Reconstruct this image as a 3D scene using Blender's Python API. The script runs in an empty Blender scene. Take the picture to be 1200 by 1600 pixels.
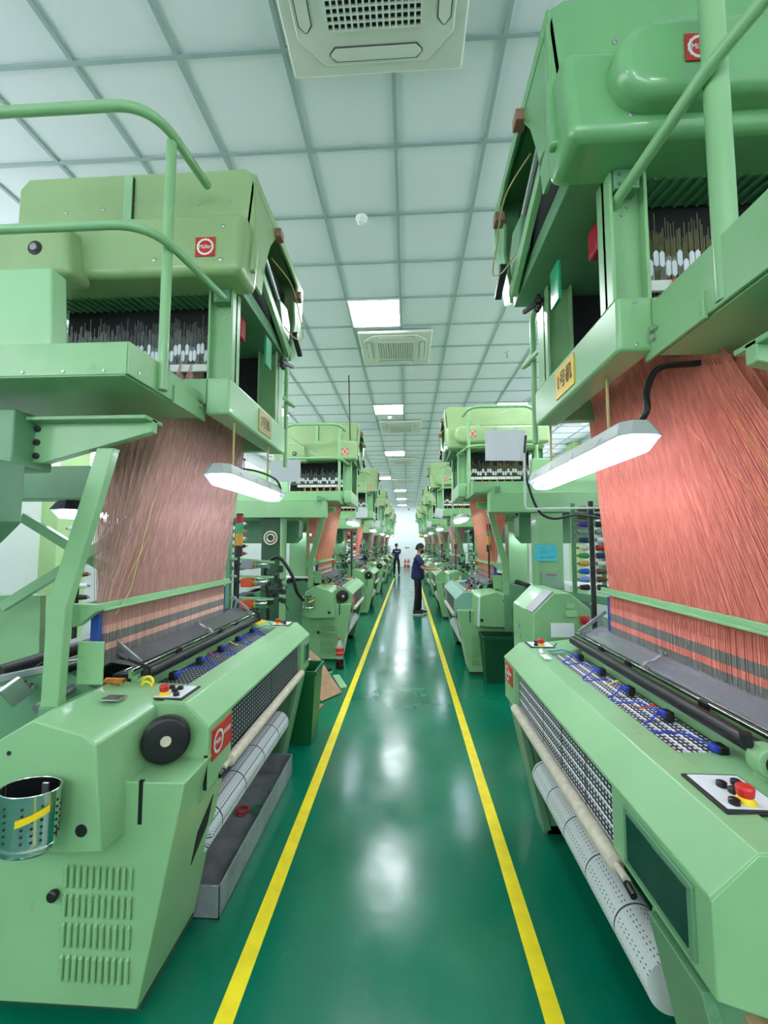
import bpy, bmesh, math, random
from mathutils import Vector, Matrix
random.seed(7)
PI = math.pi
scene = bpy.context.scene
COL = scene.collection

# ------------------------------------------------------------------ camera, world, exposure
F_PX, VPX, VPY = 666.0, 37.0, 49.0
pitch = math.atan(VPY / F_PX)
yaw = math.atan(VPX / F_PX * math.cos(pitch))
cam = bpy.data.cameras.new('camera')
cam.sensor_fit = 'VERTICAL'; cam.sensor_height = 36.0
cam.lens = F_PX / 1600.0 * 36.0
cam.clip_start = 0.02; cam.clip_end = 200
camo = bpy.data.objects.new('camera', cam); COL.objects.link(camo)
camo.location = (0, 0, 1.72)
camo.rotation_euler = (PI / 2 + pitch, 0, yaw)
scene.camera = camo
w = bpy.data.worlds.new('world'); scene.world = w; w.use_nodes = True
w.node_tree.nodes['Background'].inputs[0].default_value = (0.75, 0.95, 0.92, 1)
w.node_tree.nodes['Background'].inputs[1].default_value = 0.4
scene.view_settings.view_transform = 'Standard'
scene.view_settings.look = 'None'
scene.view_settings.gamma = 1
scene.view_settings.use_curve_mapping = False
scene.view_settings.exposure = 0.34
PANEL_EMIT = 40.0
TUBE_EMIT = 24.0
FILL_EMIT = 3.6  # glow strength of the invented windows

# ------------------------------------------------------------------ materials
def lin(c):
    c = c / 255.0
    return c / 12.92 if c <= 0.04045 else ((c + 0.055) / 1.055) ** 2.4
def rgb(r, g, b): return (lin(r), lin(g), lin(b), 1)
class NT:
    def __init__(s, name):
        s.m = bpy.data.materials.new(name); s.m.use_nodes = True
        s.t = s.m.node_tree; s.n = s.t.nodes; s.l = s.t.links
        s.b = s.n['Principled BSDF']
    def node(s, t, **k):
        n = s.n.new(t)
        for a, v in k.items(): setattr(n, a, v)
        return n
    def link(s, a, b): s.l.new(a, b)
    def math(s, op, a, b=None, c=None):
        n = s.node('ShaderNodeMath', operation=op)
        for i, v in enumerate((a, b, c)):
            if v is None: continue
            if isinstance(v, (int, float)): n.inputs[i].default_value = v
            else: s.link(v, n.inputs[i])
        return n.outputs[0]
    def mix(s, f, a, b):
        n = s.node('ShaderNodeMix', data_type='RGBA')
        if isinstance(f, (int, float)): n.inputs[0].default_value = f
        else: s.link(f, n.inputs[0])
        for i, v in ((6, a), (7, b)):
            if isinstance(v, tuple): n.inputs[i].default_value = v
            else: s.link(v, n.inputs[i])
        return n.outputs[2]
    def obj(s):
        return s.node('ShaderNodeTexCoord').outputs['Object']
    def noise(s, scale, detail=3, co=None, rough=0.55):
        n = s.node('ShaderNodeTexNoise'); n.inputs['Scale'].default_value = scale
        n.inputs['Detail'].default_value = detail; n.inputs['Roughness'].default_value = rough
        s.link(co if co is not None else s.obj(), n.inputs['Vector'])
        return n.outputs['Fac']
    def ramp(s, f, a, b):
        n = s.node('ShaderNodeMapRange'); n.inputs[1].default_value = a; n.inputs[2].default_value = b
        s.link(f, n.inputs[0]); return n.outputs[0]
def mat(name, c, rough=0.5, metal=0.0, var=0.08, nscale=3.0, dirt=0.0, coat=0.0, trans=0.0, alpha=1.0, emit=0.0, ecol=None, bump=0.0, spec=0.5):
    k = NT(name); b = k.b
    base = rgb(*c)
    if var or dirt:
        n = k.noise(nscale)
        dark = tuple(v * (1 - var) for v in base[:3]) + (1,)
        lite = tuple(min(1, v * (1 + var)) for v in base[:3]) + (1,)
        colr = k.mix(k.ramp(n, 0.35, 0.65), dark, lite)
        if dirt:
            n2 = k.noise(9, 6, rough=0.7)
            colr = k.mix(k.math('MULTIPLY', k.ramp(n2, 0.62, 0.78), dirt), colr, rgb(60, 60, 42))
        k.link(colr, b.inputs['Base Color'])
    else: b.inputs['Base Color'].default_value = base
    b.inputs['Roughness'].default_value = rough
    b.inputs['Metallic'].default_value = metal
    b.inputs['Coat Weight'].default_value = coat
    b.inputs['Specular IOR Level'].default_value = spec
    b.inputs['Transmission Weight'].default_value = trans
    b.inputs['Alpha'].default_value = alpha
    if emit:
        b.inputs['Emission Color'].default_value = rgb(*(ecol or c)); b.inputs['Emission Strength'].default_value = emit
    if bump:
        bn = k.node('ShaderNodeBump'); bn.inputs['Strength'].default_value = bump; bn.inputs['Distance'].default_value = 0.002
        k.link(k.noise(160, 2), bn.inputs['Height']); k.link(bn.outputs[0], b.inputs['Normal'])
    return k.m
M = {}
M['green'] = mat('mint_green_paint', (136, 184, 132), 0.33, var=0.05, dirt=0.25, coat=0.15)
M['green_dk'] = mat('darker_green_paint', (100, 150, 112), 0.4, var=0.08, dirt=0.4)
M['green_lt'] = mat('pale_green_paint', (150, 198, 148), 0.3, var=0.04, dirt=0.15, coat=0.2)
M['olive'] = mat('yellow_green_cover_paint', (150, 180, 126), 0.3, var=0.06, dirt=0.15, coat=0.3)  # cover paint with the yellowish cast of the light mixed into it
M['hgreen'] = mat('leaf_green_cover_paint', (114, 172, 116), 0.25, var=0.05, dirt=0.05, coat=0.4)
M['bluegreen'] = mat('grey_green_paint', (126, 172, 156), 0.35, var=0.05)
M['deepgreen'] = mat('deep_green_paint', (46, 82, 58), 0.5, var=0.15, dirt=0.5)
M['black'] = mat('black_plastic', (18, 19, 21), 0.4, var=0.1)
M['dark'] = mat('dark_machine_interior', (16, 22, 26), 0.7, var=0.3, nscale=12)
M['greasy'] = mat('greasy_dark_metal', (40, 46, 42), 0.5, 0.3, var=0.3, nscale=14)
M['steel'] = mat('brushed_steel', (178, 184, 184), 0.3, 0.9, var=0.06)
M['chrome'] = mat('polished_chrome', (205, 210, 210), 0.15, 1.0, var=0.03)
M['grey'] = mat('grey_cast_alloy', (150, 150, 152), 0.4, 0.6, var=0.08)
M['greyplate'] = mat('dark_grey_sheet', (92, 94, 98), 0.3, 0.4, var=0.1)
M['white'] = mat('white_enamel', (226, 232, 226), 0.4, var=0.03)
M['paper'] = mat('white_paper', (222, 226, 230), 0.6, var=0.02)
M['red'] = mat('red_plastic', (206, 40, 38), 0.35, var=0.05)
M['redsign'] = mat('red_label_film', (196, 44, 34), 0.4, var=0.06)
M['yellow'] = mat('yellow_plastic', (236, 206, 30), 0.4, var=0.05)
M['gold'] = mat('yellow_plate', (232, 186, 44), 0.35, var=0.05)
M['brass'] = mat('faded_brass_plate', (168, 152, 92), 0.4, 0.3, var=0.08)
M['blue'] = mat('blue_cable', (30, 60, 190), 0.4, var=0.1)
M['bluetape'] = mat('blue_strip', (36, 70, 150), 0.5, var=0.1)
M['orange'] = mat('orange_enamel', (214, 84, 40), 0.4, var=0.08)
M['amber'] = mat('amber_lens', (214, 150, 40), 0.3, var=0.05)
M['glens'] = mat('green_lens', (40, 160, 110), 0.3, var=0.05)
M['rlens'] = mat('red_lens', (170, 28, 52), 0.3, var=0.05)
M['wood'] = mat('brown_wood_block', (150, 108, 88), 0.6, var=0.15, nscale=20)
M['woodlt'] = mat('greasy_wood_block', (176, 150, 108), 0.6, var=0.25, nscale=20, dirt=0.6)
M['string'] = mat('cotton_string', (190, 176, 120), 0.8, var=0.1)
M['ystring'] = mat('yellow_string', (214, 196, 70), 0.8, var=0.1)
M['bandage'] = mat('wrapped_roller_cloth', (200, 192, 172), 0.7, var=0.1, nscale=30)
M['plexi'] = mat('tinted_clear_plastic', (150, 150, 158), 0.12, 0.0, var=0.03, alpha=0.55)
M['bin'] = mat('green_bin_plastic', (16, 96, 52), 0.35, var=0.08)
M['bindk'] = mat('dark_green_bin_plastic', (12, 74, 44), 0.4, var=0.08)
M['card'] = mat('cardboard', (150, 118, 86), 0.7, var=0.12, nscale=12)
M['zinc'] = mat('scuffed_zinc_sheet', (160, 164, 168), 0.3, 0.35, var=0.2, nscale=8)
M['connector'] = mat('white_nylon_connector', (214, 220, 226), 0.4, var=0.03)
M['wire'] = mat('oxidised_wire', (132, 128, 92), 0.4, 0.5, var=0.2)
M['wireg'] = mat('steel_wire', (126, 132, 130), 0.4, 0.5, var=0.2)
M['conduit'] = mat('white_conduit', (200, 216, 212), 0.4, var=0.02)
M['lamp_body'] = mat('grey_lamp_housing', (176, 184, 180), 0.4, var=0.04)
M['lamp_dark'] = mat('dark_lamp_housing', (52, 56, 62), 0.45, var=0.05)
M['cover'] = mat('clear_lamp_cover', (200, 208, 235), 0.1, var=0, alpha=0.3)
M['tube'] = mat('lit_fluorescent_tube', (235, 242, 255), 0.4, var=0, emit=TUBE_EMIT, ecol=(236, 242, 255))
M['panel_light'] = mat('lit_panel_diffuser', (245, 250, 250), 0.4, var=0, emit=PANEL_EMIT, ecol=(244, 248, 255))
M['ac'] = mat('ivory_air_conditioner_plastic', (206, 212, 200), 0.45, var=0.03)
M['wall'] = mat('mint_white_wall_paint', (232, 238, 238), 0.6, var=0.02)
M['wallgreen'] = mat('pale_lime_wall_paint', (190, 226, 160), 0.6, var=0.03)
M['tile'] = mat('ceiling_tile', (220, 226, 230), 0.75, var=0.02, nscale=1.2)
M['tbar'] = mat('ceiling_grid_metal', (152, 172, 172), 0.5, var=0.02)
M['line'] = mat('yellow_floor_paint', (236, 216, 20), 0.35, var=0.08, nscale=10, dirt=0.15)
M['skin'] = mat('skin', (196, 148, 120), 0.5, var=0.04)
M['navy'] = mat('navy_shirt_cloth', (28, 34, 92), 0.8, var=0.12, nscale=9, bump=0.2)
M['trouser'] = mat('black_trouser_cloth', (17, 19, 26), 0.8, var=0.15, nscale=9)
M['hair'] = mat('black_hair', (16, 15, 16), 0.5, var=0.2, nscale=40)
M['cyan'] = mat('cyan_notice_card', (70, 190, 206), 0.5, var=0.04)
M['cyanink'] = mat('teal_ink', (30, 130, 150), 0.5, var=0)
M['spring'] = mat('copper_spring', (196, 128, 50), 0.35, 0.6, var=0.1)
M['film'] = mat('clear_plastic_film', (170, 200, 180), 0.15, var=0.05, alpha=0.4)
M['glassy'] = mat('window_pane_glass', (150, 176, 180), 0.08, var=0.05)
M['shoe'] = mat('black_canvas_shoe', (24, 24, 28), 0.7)
M['sole'] = mat('white_rubber_sole', (225, 225, 220), 0.5, var=0.03)
M['textblk'] = mat('black_ink', (40, 42, 30), 0.6, var=0)
M['cola'] = mat('dark_cola_liquid', (36, 16, 10), 0.1, var=0)
M['pet'] = mat('clear_bottle_plastic', (225, 240, 235), 0.08, var=0, alpha=0.3)

def paper_mat():
    k = NT('thin_white_paper'); tr = k.node('ShaderNodeBsdfTranslucent'); tr.inputs[0].default_value = rgb(232, 234, 240)
    k.b.inputs['Base Color'].default_value = rgb(232, 234, 238); k.b.inputs['Roughness'].default_value = .6
    mx = k.node('ShaderNodeMixShader'); mx.inputs[0].default_value = .5
    k.link(k.b.outputs[0], mx.inputs[1]); k.link(tr.outputs[0], mx.inputs[2]); k.link(mx.outputs[0], k.n['Material Output'].inputs[0])
    return k.m
M['thinpaper'] = paper_mat()
def thread_mat(name, c, spec=0.4):
    k = NT(name)
    n = k.node('ShaderNodeTexNoise'); n.inputs['Scale'].default_value = 1.0; n.inputs['Detail'].default_value = 4
    mp = k.node('ShaderNodeMapping'); mp.inputs['Scale'].default_value = (60, 60, 3)
    k.link(k.obj(), mp.inputs[0]); k.link(mp.outputs[0], n.inputs['Vector'])
    b = rgb(*c)
    k.link(k.mix(k.ramp(n.outputs['Fac'], 0.3, 0.7), tuple(v * 0.72 for v in b[:3]) + (1,), tuple(min(1, v * 1.22) for v in b[:3]) + (1,)), k.b.inputs['Base Color'])
    k.b.inputs['Roughness'].default_value = 0.42
    k.b.inputs['Specular IOR Level'].default_value = spec
    return k.m
M['th_brown'] = thread_mat('rosy_brown_cords', (206, 160, 148))
M['th_coral'] = thread_mat('coral_cords', (252, 146, 128))
M['th_copper'] = thread_mat('copper_cords', (214, 146, 116))
M['th_dusk'] = thread_mat('dusky_brown_cords', (176, 140, 134))
M['th_pink'] = thread_mat('pale_pink_heddles', (232, 186, 166))
M['th_grey'] = thread_mat('grey_heddles', (140, 136, 130))
M['warp'] = thread_mat('grey_warp_sheet', (120, 126, 134))

def floor_mat():
    k = NT('green_epoxy_floor')
    co = k.obj()
    n = k.noise(0.9, 5, co); n2 = k.noise(7, 6, co, 0.65)
    c = k.mix(k.ramp(n, 0.3, 0.7), rgb(0, 99, 72), rgb(3, 116, 86))
    c = k.mix(k.math('MULTIPLY', k.ramp(n2, 0.6, 0.8), 0.25), c, rgb(60, 140, 110))
    k.link(c, k.b.inputs['Base Color'])
    r = k.node('ShaderNodeMapRange'); r.inputs[1].default_value = 0.3; r.inputs[2].default_value = 0.75
    r.inputs[3].default_value = 0.13; r.inputs[4].default_value = 0.26
    k.link(k.noise(3, 5, co), r.inputs[0]); k.link(r.outputs[0], k.b.inputs['Roughness'])
    k.b.inputs['Specular IOR Level'].default_value = 0.6
    bn = k.node('ShaderNodeBump'); bn.inputs['Strength'].default_value = 0.12; bn.inputs['Distance'].default_value = 0.01
    k.link(k.noise(5, 3, co), bn.inputs['Height']); k.link(bn.outputs[0], k.b.inputs['Normal'])
    return k.m
M['floor'] = floor_mat()

def label_cloth(name, dark, lite, roll=False, ringp=0.26, stripes=True):
    # woven label web: rows of little dashes, solid pale stripes and dark cross bands
    k = NT(name)
    sp = k.node('ShaderNodeSeparateXYZ'); k.link(k.obj(), sp.inputs[0])
    if roll:
        across = k.math('MULTIPLY', k.math('ARCTAN2', sp.outputs[2], sp.outputs[0]), 0.08)
    else:
        across = k.math('ADD', sp.outputs[0], sp.outputs[2])
    y = sp.outputs[1]
    def frac(v, p): return k.math('FRACT', k.math('ADD', k.math('DIVIDE', v, p), 50.0))
    def lt(a, b): return k.math('LESS_THAN', a, b)
    def gt(a, b): return k.math('GREATER_THAN', a, b)
    AND = lambda a, b: k.math('MULTIPLY', a, b)
    fa = frac(across, (.0167 if stripes else .021) if not roll else .0125); fy = frac(y, (.024 if stripes else .030) if not roll else .02)
    dash = AND(AND(gt(fa, 0.25 if stripes else .3), lt(fa, 0.75 if stripes else .7)), lt(fy, 0.55 if stripes else .42))
    stripe = lt(frac(across, 0.05), 0.2) if stripes else None
    band = lt(frac(y, ringp), 0.03)
    if not roll:
        m_ = dash if stripe is None else k.math('MAXIMUM', dash, stripe)
        m_ = AND(m_, k.math('SUBTRACT', 1.0, band))
        c = k.mix(m_, dark, lite)
    else:
        spot = AND(AND(gt(fa, 0.35), lt(fa, 0.65)), AND(lt(fy, 0.35), lt(frac(across, 0.05), 0.6)))
        c = k.mix(spot, lite, dark)
        if stripe is not None:
            ln = lt(frac(across, 0.05), 0.07)
            c = k.mix(ln, c, dark)
        c = k.mix(band, c, dark)
    k.link(c, k.b.inputs['Base Color']); k.b.inputs['Roughness'].default_value = 0.6
    return k.m
M['web_dark'] = label_cloth('black_label_web', rgb(18, 26, 34), rgb(178, 192, 192), stripes=False)
M['web_white'] = label_cloth('black_and_white_label_web', rgb(20, 22, 30), rgb(232, 236, 242))
M['roll_lined'] = label_cloth('white_label_roll_with_black_lines', rgb(24, 26, 32), rgb(216, 222, 226), True, 0.3)
M['roll_white'] = label_cloth('white_label_roll', rgb(60, 62, 66), rgb(212, 220, 216), True, 0.24, False)

# ------------------------------------------------------------------ mesh helpers
ORG = {}
class MB:
    def __init__(s, T=None): s.v = []; s.f = []; s.mi = []; s.T = T or (lambda u, y, z: (u, y, z)); s.cur = 0
    def add(s, vs, fs):
        o = len(s.v); s.v += [s.T(*p) for p in vs]
        for f in fs: s.f.append([o + i for i in f]); s.mi.append(s.cur)
        return s
    def box(s, u0, u1, y0, y1, z0, z1):
        vs = [(u, y, z) for u in (u0, u1) for y in (y0, y1) for z in (z0, z1)]
        return s.add(vs, [(0, 1, 3, 2), (4, 6, 7, 5), (0, 4, 5, 1), (2, 3, 7, 6), (0, 2, 6, 4), (1, 5, 7, 3)])
    def prism(s, poly, axis, a, b):
        n = len(poly)
        def P(p, t): return {'y': (p[0], t, p[1]), 'u': (t, p[0], p[1]), 'z': (p[0], p[1], t)}[axis]
        vs = [P(p, a) for p in poly] + [P(p, b) for p in poly]
        return s.add(vs, [tuple(range(n)), tuple(range(2 * n - 1, n - 1, -1))] + [(i, n + i, n + (i + 1) % n, (i + 1) % n) for i in range(n)])
    def bar(s, p, q, w, h, up=(0, 0, 1)):
        p = Vector(p); q = Vector(q); d = (q - p).normalized(); upv = Vector(up)
        if abs(d.dot(upv)) > 0.98: upv = Vector((0, 1, 0))
        a = d.cross(upv).normalized() * w / 2; b = a.cross(d).normalized() * h / 2
        vs = [tuple(c + i * a + j * b) for c in (p, q) for i, j in ((-1, -1), (1, -1), (1, 1), (-1, 1))]
        return s.add(vs, [(0, 1, 2, 3), (7, 6, 5, 4), (0, 4, 5, 1), (1, 5, 6, 2), (2, 6, 7, 3), (3, 7, 4, 0)])
    def tube(s, pts, r, n=8, cap=True):
        pts = [Vector(p) for p in pts]; rs = r if isinstance(r, (list, tuple)) else [r] * len(pts)
        vs = []; fs = []; ref = None
        for i, p in enumerate(pts):
            d = (pts[min(i + 1, len(pts) - 1)] - pts[max(i - 1, 0)]).normalized()
            if ref is None:
                ref = d.cross(Vector((0, 0, 1)));
                if ref.length < 0.1: ref = d.cross(Vector((0, 1, 0)))
            ref = (ref - d * ref.dot(d)).normalized(); bb = d.cross(ref)
            for k in range(n):
                a = 2 * PI * k / n
                vs.append(tuple(p + rs[i] * (math.cos(a) * ref + math.sin(a) * bb)))
        for i in range(len(pts) - 1):
            for k in range(n):
                k2 = (k + 1) % n
                fs.append((i * n + k, i * n + k2, (i + 1) * n + k2, (i + 1) * n + k))
        if cap: fs += [tuple(range(n - 1, -1, -1)), tuple(range((len(pts) - 1) * n, len(pts) * n))]
        return s.add(vs, fs)
    def lathe(s, c, axis, prof, n=24):
        # prof: (distance along axis, radius)
        c = Vector(c); d = Vector(axis).normalized()
        return s.tube([c + d * t for t, _ in prof], [r for _, r in prof], n)
    def sphere(s, c, r, n=12, m=8, sc=(1, 1, 1)):
        vs = [(c[0], c[1], c[2] + r * sc[2])]; fs = []
        for i in range(1, m):
            t = PI * i / m
            for k in range(n):
                a = 2 * PI * k / n
                vs.append((c[0] + r * sc[0] * math.sin(t) * math.cos(a), c[1] + r * sc[1] * math.sin(t) * math.sin(a), c[2] + r * sc[2] * math.cos(t)))
        vs.append((c[0], c[1], c[2] - r * sc[2]))
        for k in range(n): fs.append((0, 1 + k, 1 + (k + 1) % n))
        for i in range(m - 2):
            for k in range(n):
                fs.append((1 + i * n + k, 1 + (i + 1) * n + k, 1 + (i + 1) * n + (k + 1) % n, 1 + i * n + (k + 1) % n))
        for k in range(n): fs.append((len(vs) - 1, 1 + (m - 2) * n + (k + 1) % n, 1 + (m - 2) * n + k))
        return s.add(vs, fs)
    def build(s, name, m, parent=None, bev=0.0, seg=2, smooth=True, origin=None, kind=None, label=None):
        org = Vector(ORG[parent]) if parent else Vector((0, 0, 0))
        loc = Vector(origin) if origin else org
        me = bpy.data.meshes.new(name)
        me.from_pydata([tuple(Vector(v) - loc) for v in s.v], [], s.f)
        for mm in (m if isinstance(m, list) else [m]): me.materials.append(M[mm] if isinstance(mm, str) else mm)
        for p, i in zip(me.polygons, s.mi): p.material_index = i
        bm = bmesh.new(); bm.from_mesh(me); bmesh.ops.recalc_face_normals(bm, faces=bm.faces); bm.to_mesh(me); bm.free()
        if smooth:
            me.polygons.foreach_set('use_smooth', [True] * len(me.polygons)); me.set_sharp_from_angle(angle=math.radians(38))
        o = bpy.data.objects.new(name, me); COL.objects.link(o)
        o.parent = parent; o.location = loc - org if parent else loc
        ORG[o] = loc
        if bev:
            b = o.modifiers.new('bevel', 'BEVEL'); b.width = bev; b.segments = seg; b.limit_method = 'ANGLE'; b.angle_limit = math.radians(28)
            if seg > 1: b.harden_normals = False
        if kind: o['kind'] = kind
        if label: o['label'] = label
        return o
def thing(name, label, cat, loc=(0, 0, 0), group=None):
    o = bpy.data.objects.new(name, None); COL.objects.link(o); o.location = loc; o.empty_display_size = 0.1
    ORG[o] = Vector(loc); o['label'] = label; o['category'] = cat
    if group: o['group'] = group
    return o
def tag(o, label, cat, group=None):
    o['label'] = label; o['category'] = cat
    if group: o['group'] = group
    return o
def struct(o): o['kind'] = 'structure'; return o
KIDS = lambda o: [c for c in COL.objects if c.parent == o]
def copy_tree(o, off=None, label=None, parent=None):
    c = o.copy(); COL.objects.link(c)
    if parent is not None: c.parent = parent
    if off is not None: c.location = Vector(o.location) + Vector(off)
    if label: c['label'] = label
    ORG[c] = Vector(c.location)
    for ch in KIDS(o): copy_tree(ch, parent=c)
    return c
def text(s, size, m, parent, origin, xdir, ydir, name='lettering', ext=0.0008, sx=1.0):
    cu = bpy.data.curves.new('t', 'FONT'); cu.body = s; cu.size = size; cu.extrude = ext; cu.align_x = 'CENTER'; cu.align_y = 'CENTER'; cu.resolution_u = 4
    o = bpy.data.objects.new('t', cu); COL.objects.link(o)
    bpy.context.view_layer.update()
    me = bpy.data.meshes.new_from_object(o.evaluated_get(bpy.context.evaluated_depsgraph_get()))
    bpy.data.objects.remove(o)
    X = Vector(xdir).normalized(); Y = Vector(ydir).normalized(); Z = X.cross(Y)
    mat4 = Matrix(((X.x * sx, Y.x, Z.x, 0), (X.y * sx, Y.y, Z.y, 0), (X.z * sx, Y.z, Z.z, 0), (0, 0, 0, 1)))
    me.transform(mat4); me.materials.clear(); me.materials.append(M[m])
    r = bpy.data.objects.new(name, me); COL.objects.link(r)
    r.parent = parent; r.location = Vector(origin) - (Vector(ORG[parent]) if parent else Vector((0, 0, 0)))
    ORG[r] = Vector(origin)
    return r
def bend(pts, r=0.12, n=5):
    # polyline with rounded corners
    P = [Vector(p) for p in pts]; out = [P[0]]
    for i in range(1, len(P) - 1):
        a = (P[i - 1] - P[i]); b = (P[i + 1] - P[i]); rr = min(r, a.length * 0.49, b.length * 0.49)
        p0 = P[i] + a.normalized() * rr; p1 = P[i] + b.normalized() * rr
        for k in range(n + 1):
            t = k / n; out.append((1 - t) ** 2 * p0 + 2 * t * (1 - t) * P[i] + t * t * p1)
    out.append(P[-1]); return out
def droop(p, q, sag, n=12):
    p = Vector(p); q = Vector(q)
    return [p.lerp(q, i / n) + Vector((0, 0, -sag * 4 * (i / n) * (1 - i / n))) for i in range(n + 1)]
def spline(pts, n=6):
    P = [Vector(p) for p in pts]; out = []
    for i in range(len(P) - 1):
        p0 = P[max(i - 1, 0)]; p1 = P[i]; p2 = P[i + 1]; p3 = P[min(i + 2, len(P) - 1)]
        for k in range(n):
            t = k / n
            out.append(0.5 * ((2 * p1) + (p2 - p0) * t + (2 * p0 - 5 * p1 + 4 * p2 - p3) * t * t + (3 * p1 - p0 - 3 * p2 + p3) * t ** 3))
    out.append(P[-1]); return out

# ------------------------------------------------------------------ room
RX0, RX1, RY0, RY1, CH = -4.6, 4.6, -4.0, 32.0, 4.42
struct(MB().box(RX0 - .2, RX1 + .2, RY0, RY1, -0.1, 0).build('floor', 'floor', smooth=False))
struct(MB().box(RX0 - .2, RX1 + .2, RY0, RY1, CH + .005, CH + .15).build('ceiling', 'tile', smooth=False))
struct(MB().box(RX0 - .2, RX0, RY0, RY1, 0, CH + .005).build('wall_left', 'wall', smooth=False))
struct(MB().box(RX1, RX1 + .2, RY0, RY1, 0, CH + .005).build('wall_right', 'wall', smooth=False))
struct(MB().box(RX0 - .2, RX1 + .2, RY1, RY1 + .2, -0.1, CH + .15).build('wall_back', 'wall', smooth=False))
struct(MB().box(RX0 - .2, RX1 + .2, RY0 - .2, RY0, -0.1, CH + .15).build('wall_front', 'wall', smooth=False))
g = MB()
x = -0.07 - 0.6 * 7
while x < RX1:
    g.box(x - .012, x + .012, RY0, RY1, CH - .008, CH + .004); x += 0.6
y = 2.71 - 0.6 * 11
while y < RY1:
    g.box(RX0, RX1, y - .012, y + .012, CH - .0075, CH + .0045); y += 0.6
struct(g.build('trim_1', 'tbar', smooth=False))
for i, (x, n) in enumerate(((-0.669, 'trim_2'), (0.522, 'trim_3'))):
    struct(MB().box(x - .035, x + .035, RY0, 21.3 if i == 0 else 24, 0, .0015).build(n, 'line', smooth=False))
# skirting and wall pilasters, doors on the side walls
struct(MB().box(RX0, RX1, RY1 - .012, RY1, 0, .09).build('baseboard_back', 'wall'))
for i, (x0, x1, ys) in enumerate(((RX0, RX0 + .22, (5.1, 9.6, 14.1)), (RX1 - .22, RX1, (5.6, 11.4, 16.6)))):
    for k, yy in enumerate(ys):
        struct(MB().box(x0, x1, yy, yy + .5, 0, CH).build('trim_%d' % (4 + i * 3 + k), 'wallgreen', bev=.006))
dn = 1
for side, yy in ((1, 9.6), (1, 8.2), (-1, 7.4), (-1, 3.2)):
    X = RX1 if side > 0 else RX0
    def D(u, y, z, X=X, side=side): return (X - side * u, y, z)
    d = struct(MB(D).box(0, .05, yy, yy + 1.1, 0, 2.5).build('door_%d' % dn, 'white', bev=.006))
    MB(D).box(.05, .08, yy, yy + .07, 0, 2.5).box(.05, .08, yy + 1.03, yy + 1.1, 0, 2.5).box(.05, .08, yy, yy + 1.1, 2.43, 2.5).build('door_frame', 'white', d, bev=.004)
    MB(D).box(.05, .056, yy + .2, yy + .9, 1.0, 2.25).build('pane', 'glassy', d)
    MB(D).tube([(.056, yy + .14, .95), (.11, yy + .14, .95), (.11, yy + .14, 1.15), (.056, yy + .14, 1.15)], .009).build('door_handle', 'steel', d)
    dn += 1

# invented glowing windows, side walls and behind the viewer, to brighten the ceiling
def fill_window(n, side, a, b, z0, z1):
    if side == 'end': D = lambda u, y, z: (y, RY0 + u, z)
    else:
        X = RX1 if side > 0 else RX0
        D = lambda u, y, z: (X - side * u, y, z)
    o = struct(MB(D).box(0, .04, a, a + .06, z0, z1).box(0, .04, b - .06, b, z0, z1).box(0, .04, a, b, z0, z0 + .06).box(0, .04, a, b, z1 - .06, z1).box(0, .04, (a + b) / 2 - .03, (a + b) / 2 + .03, z0, z1).build('window_%d' % n, 'white'))
    MB(D).box(.005, .015, a + .05, b - .05, z0 + .05, z1 - .05).build('pane', 'daylight', o, smooth=False)
M['daylight'] = mat('daylit_frosted_window', (240, 246, 246), .5, var=0, emit=FILL_EMIT, ecol=(244, 245, 255))  # glowing panes of the invented windows, added as fill light
wn = 1
for side in (-1, 1):
    yy = -3.4
    while yy + 2.2 < RY1:
        fill_window(wn, side, yy, yy + 2.2, 2.55, 4.1); wn += 1; yy += 2.5
for k in range(1, 2): fill_window(wn, 'end', -4.2 + 2.9 * k, -1.6 + 2.9 * k, 2.7, 4.1); wn += 1

# ceiling panels
def ceiling_light(cx, cy, label):
    t = thing('ceiling_light', label, 'ceiling light', (cx, cy, CH - .02), 'square ceiling light panels')
    f = MB()
    for a, b, c, d in ((-.298, .298, -.298, -.28), (-.298, .298, .28, .298), (-.298, -.28, -.28, .28), (.28, .298, -.28, .28)):
        f.box(cx + a, cx + b, cy + c, cy + d, CH - .018, CH + .003)
    f.build('frame', 'white', t)
    MB().box(cx - .28, cx + .28, cy - .28, cy + .28, CH - .014, CH - .004).build('diffuser', 'panel_light', t)
    return t
ceil0 = None
rows = [(-5, 'far left'), (-2.77, 'left'), (-.37, 'middle'), (2.03, 'right'), (4.1, 'far right')]
ordn = ['first', 'second', 'third', 'fourth', 'fifth', 'sixth', 'seventh', 'eighth', 'ninth', 'tenth', 'eleventh', 'twelfth']
PY = [3.01 + .6 * k for k in (-10, 3, 9, 16, 24, 31, 38, 45)]
for xc, nm in rows[1:4]:
    for j, yc in enumerate(PY):
        lab = 'lit square panel light in the %s row of the ceiling, %s from the near end' % (nm, ordn[max(0, j - 1)])
        if j < 1: lab = 'lit square panel light in the %s ceiling row behind the viewer' % nm
        xx = xc
        if nm == 'middle' and j == 4: xx = xc - .6
        if ceil0 is None: ceil0 = ceiling_light(xx, yc, lab)
        else: copy_tree(ceil0, (xx - ceil0.location.x, yc - ceil0.location.y, 0), lab)
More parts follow.
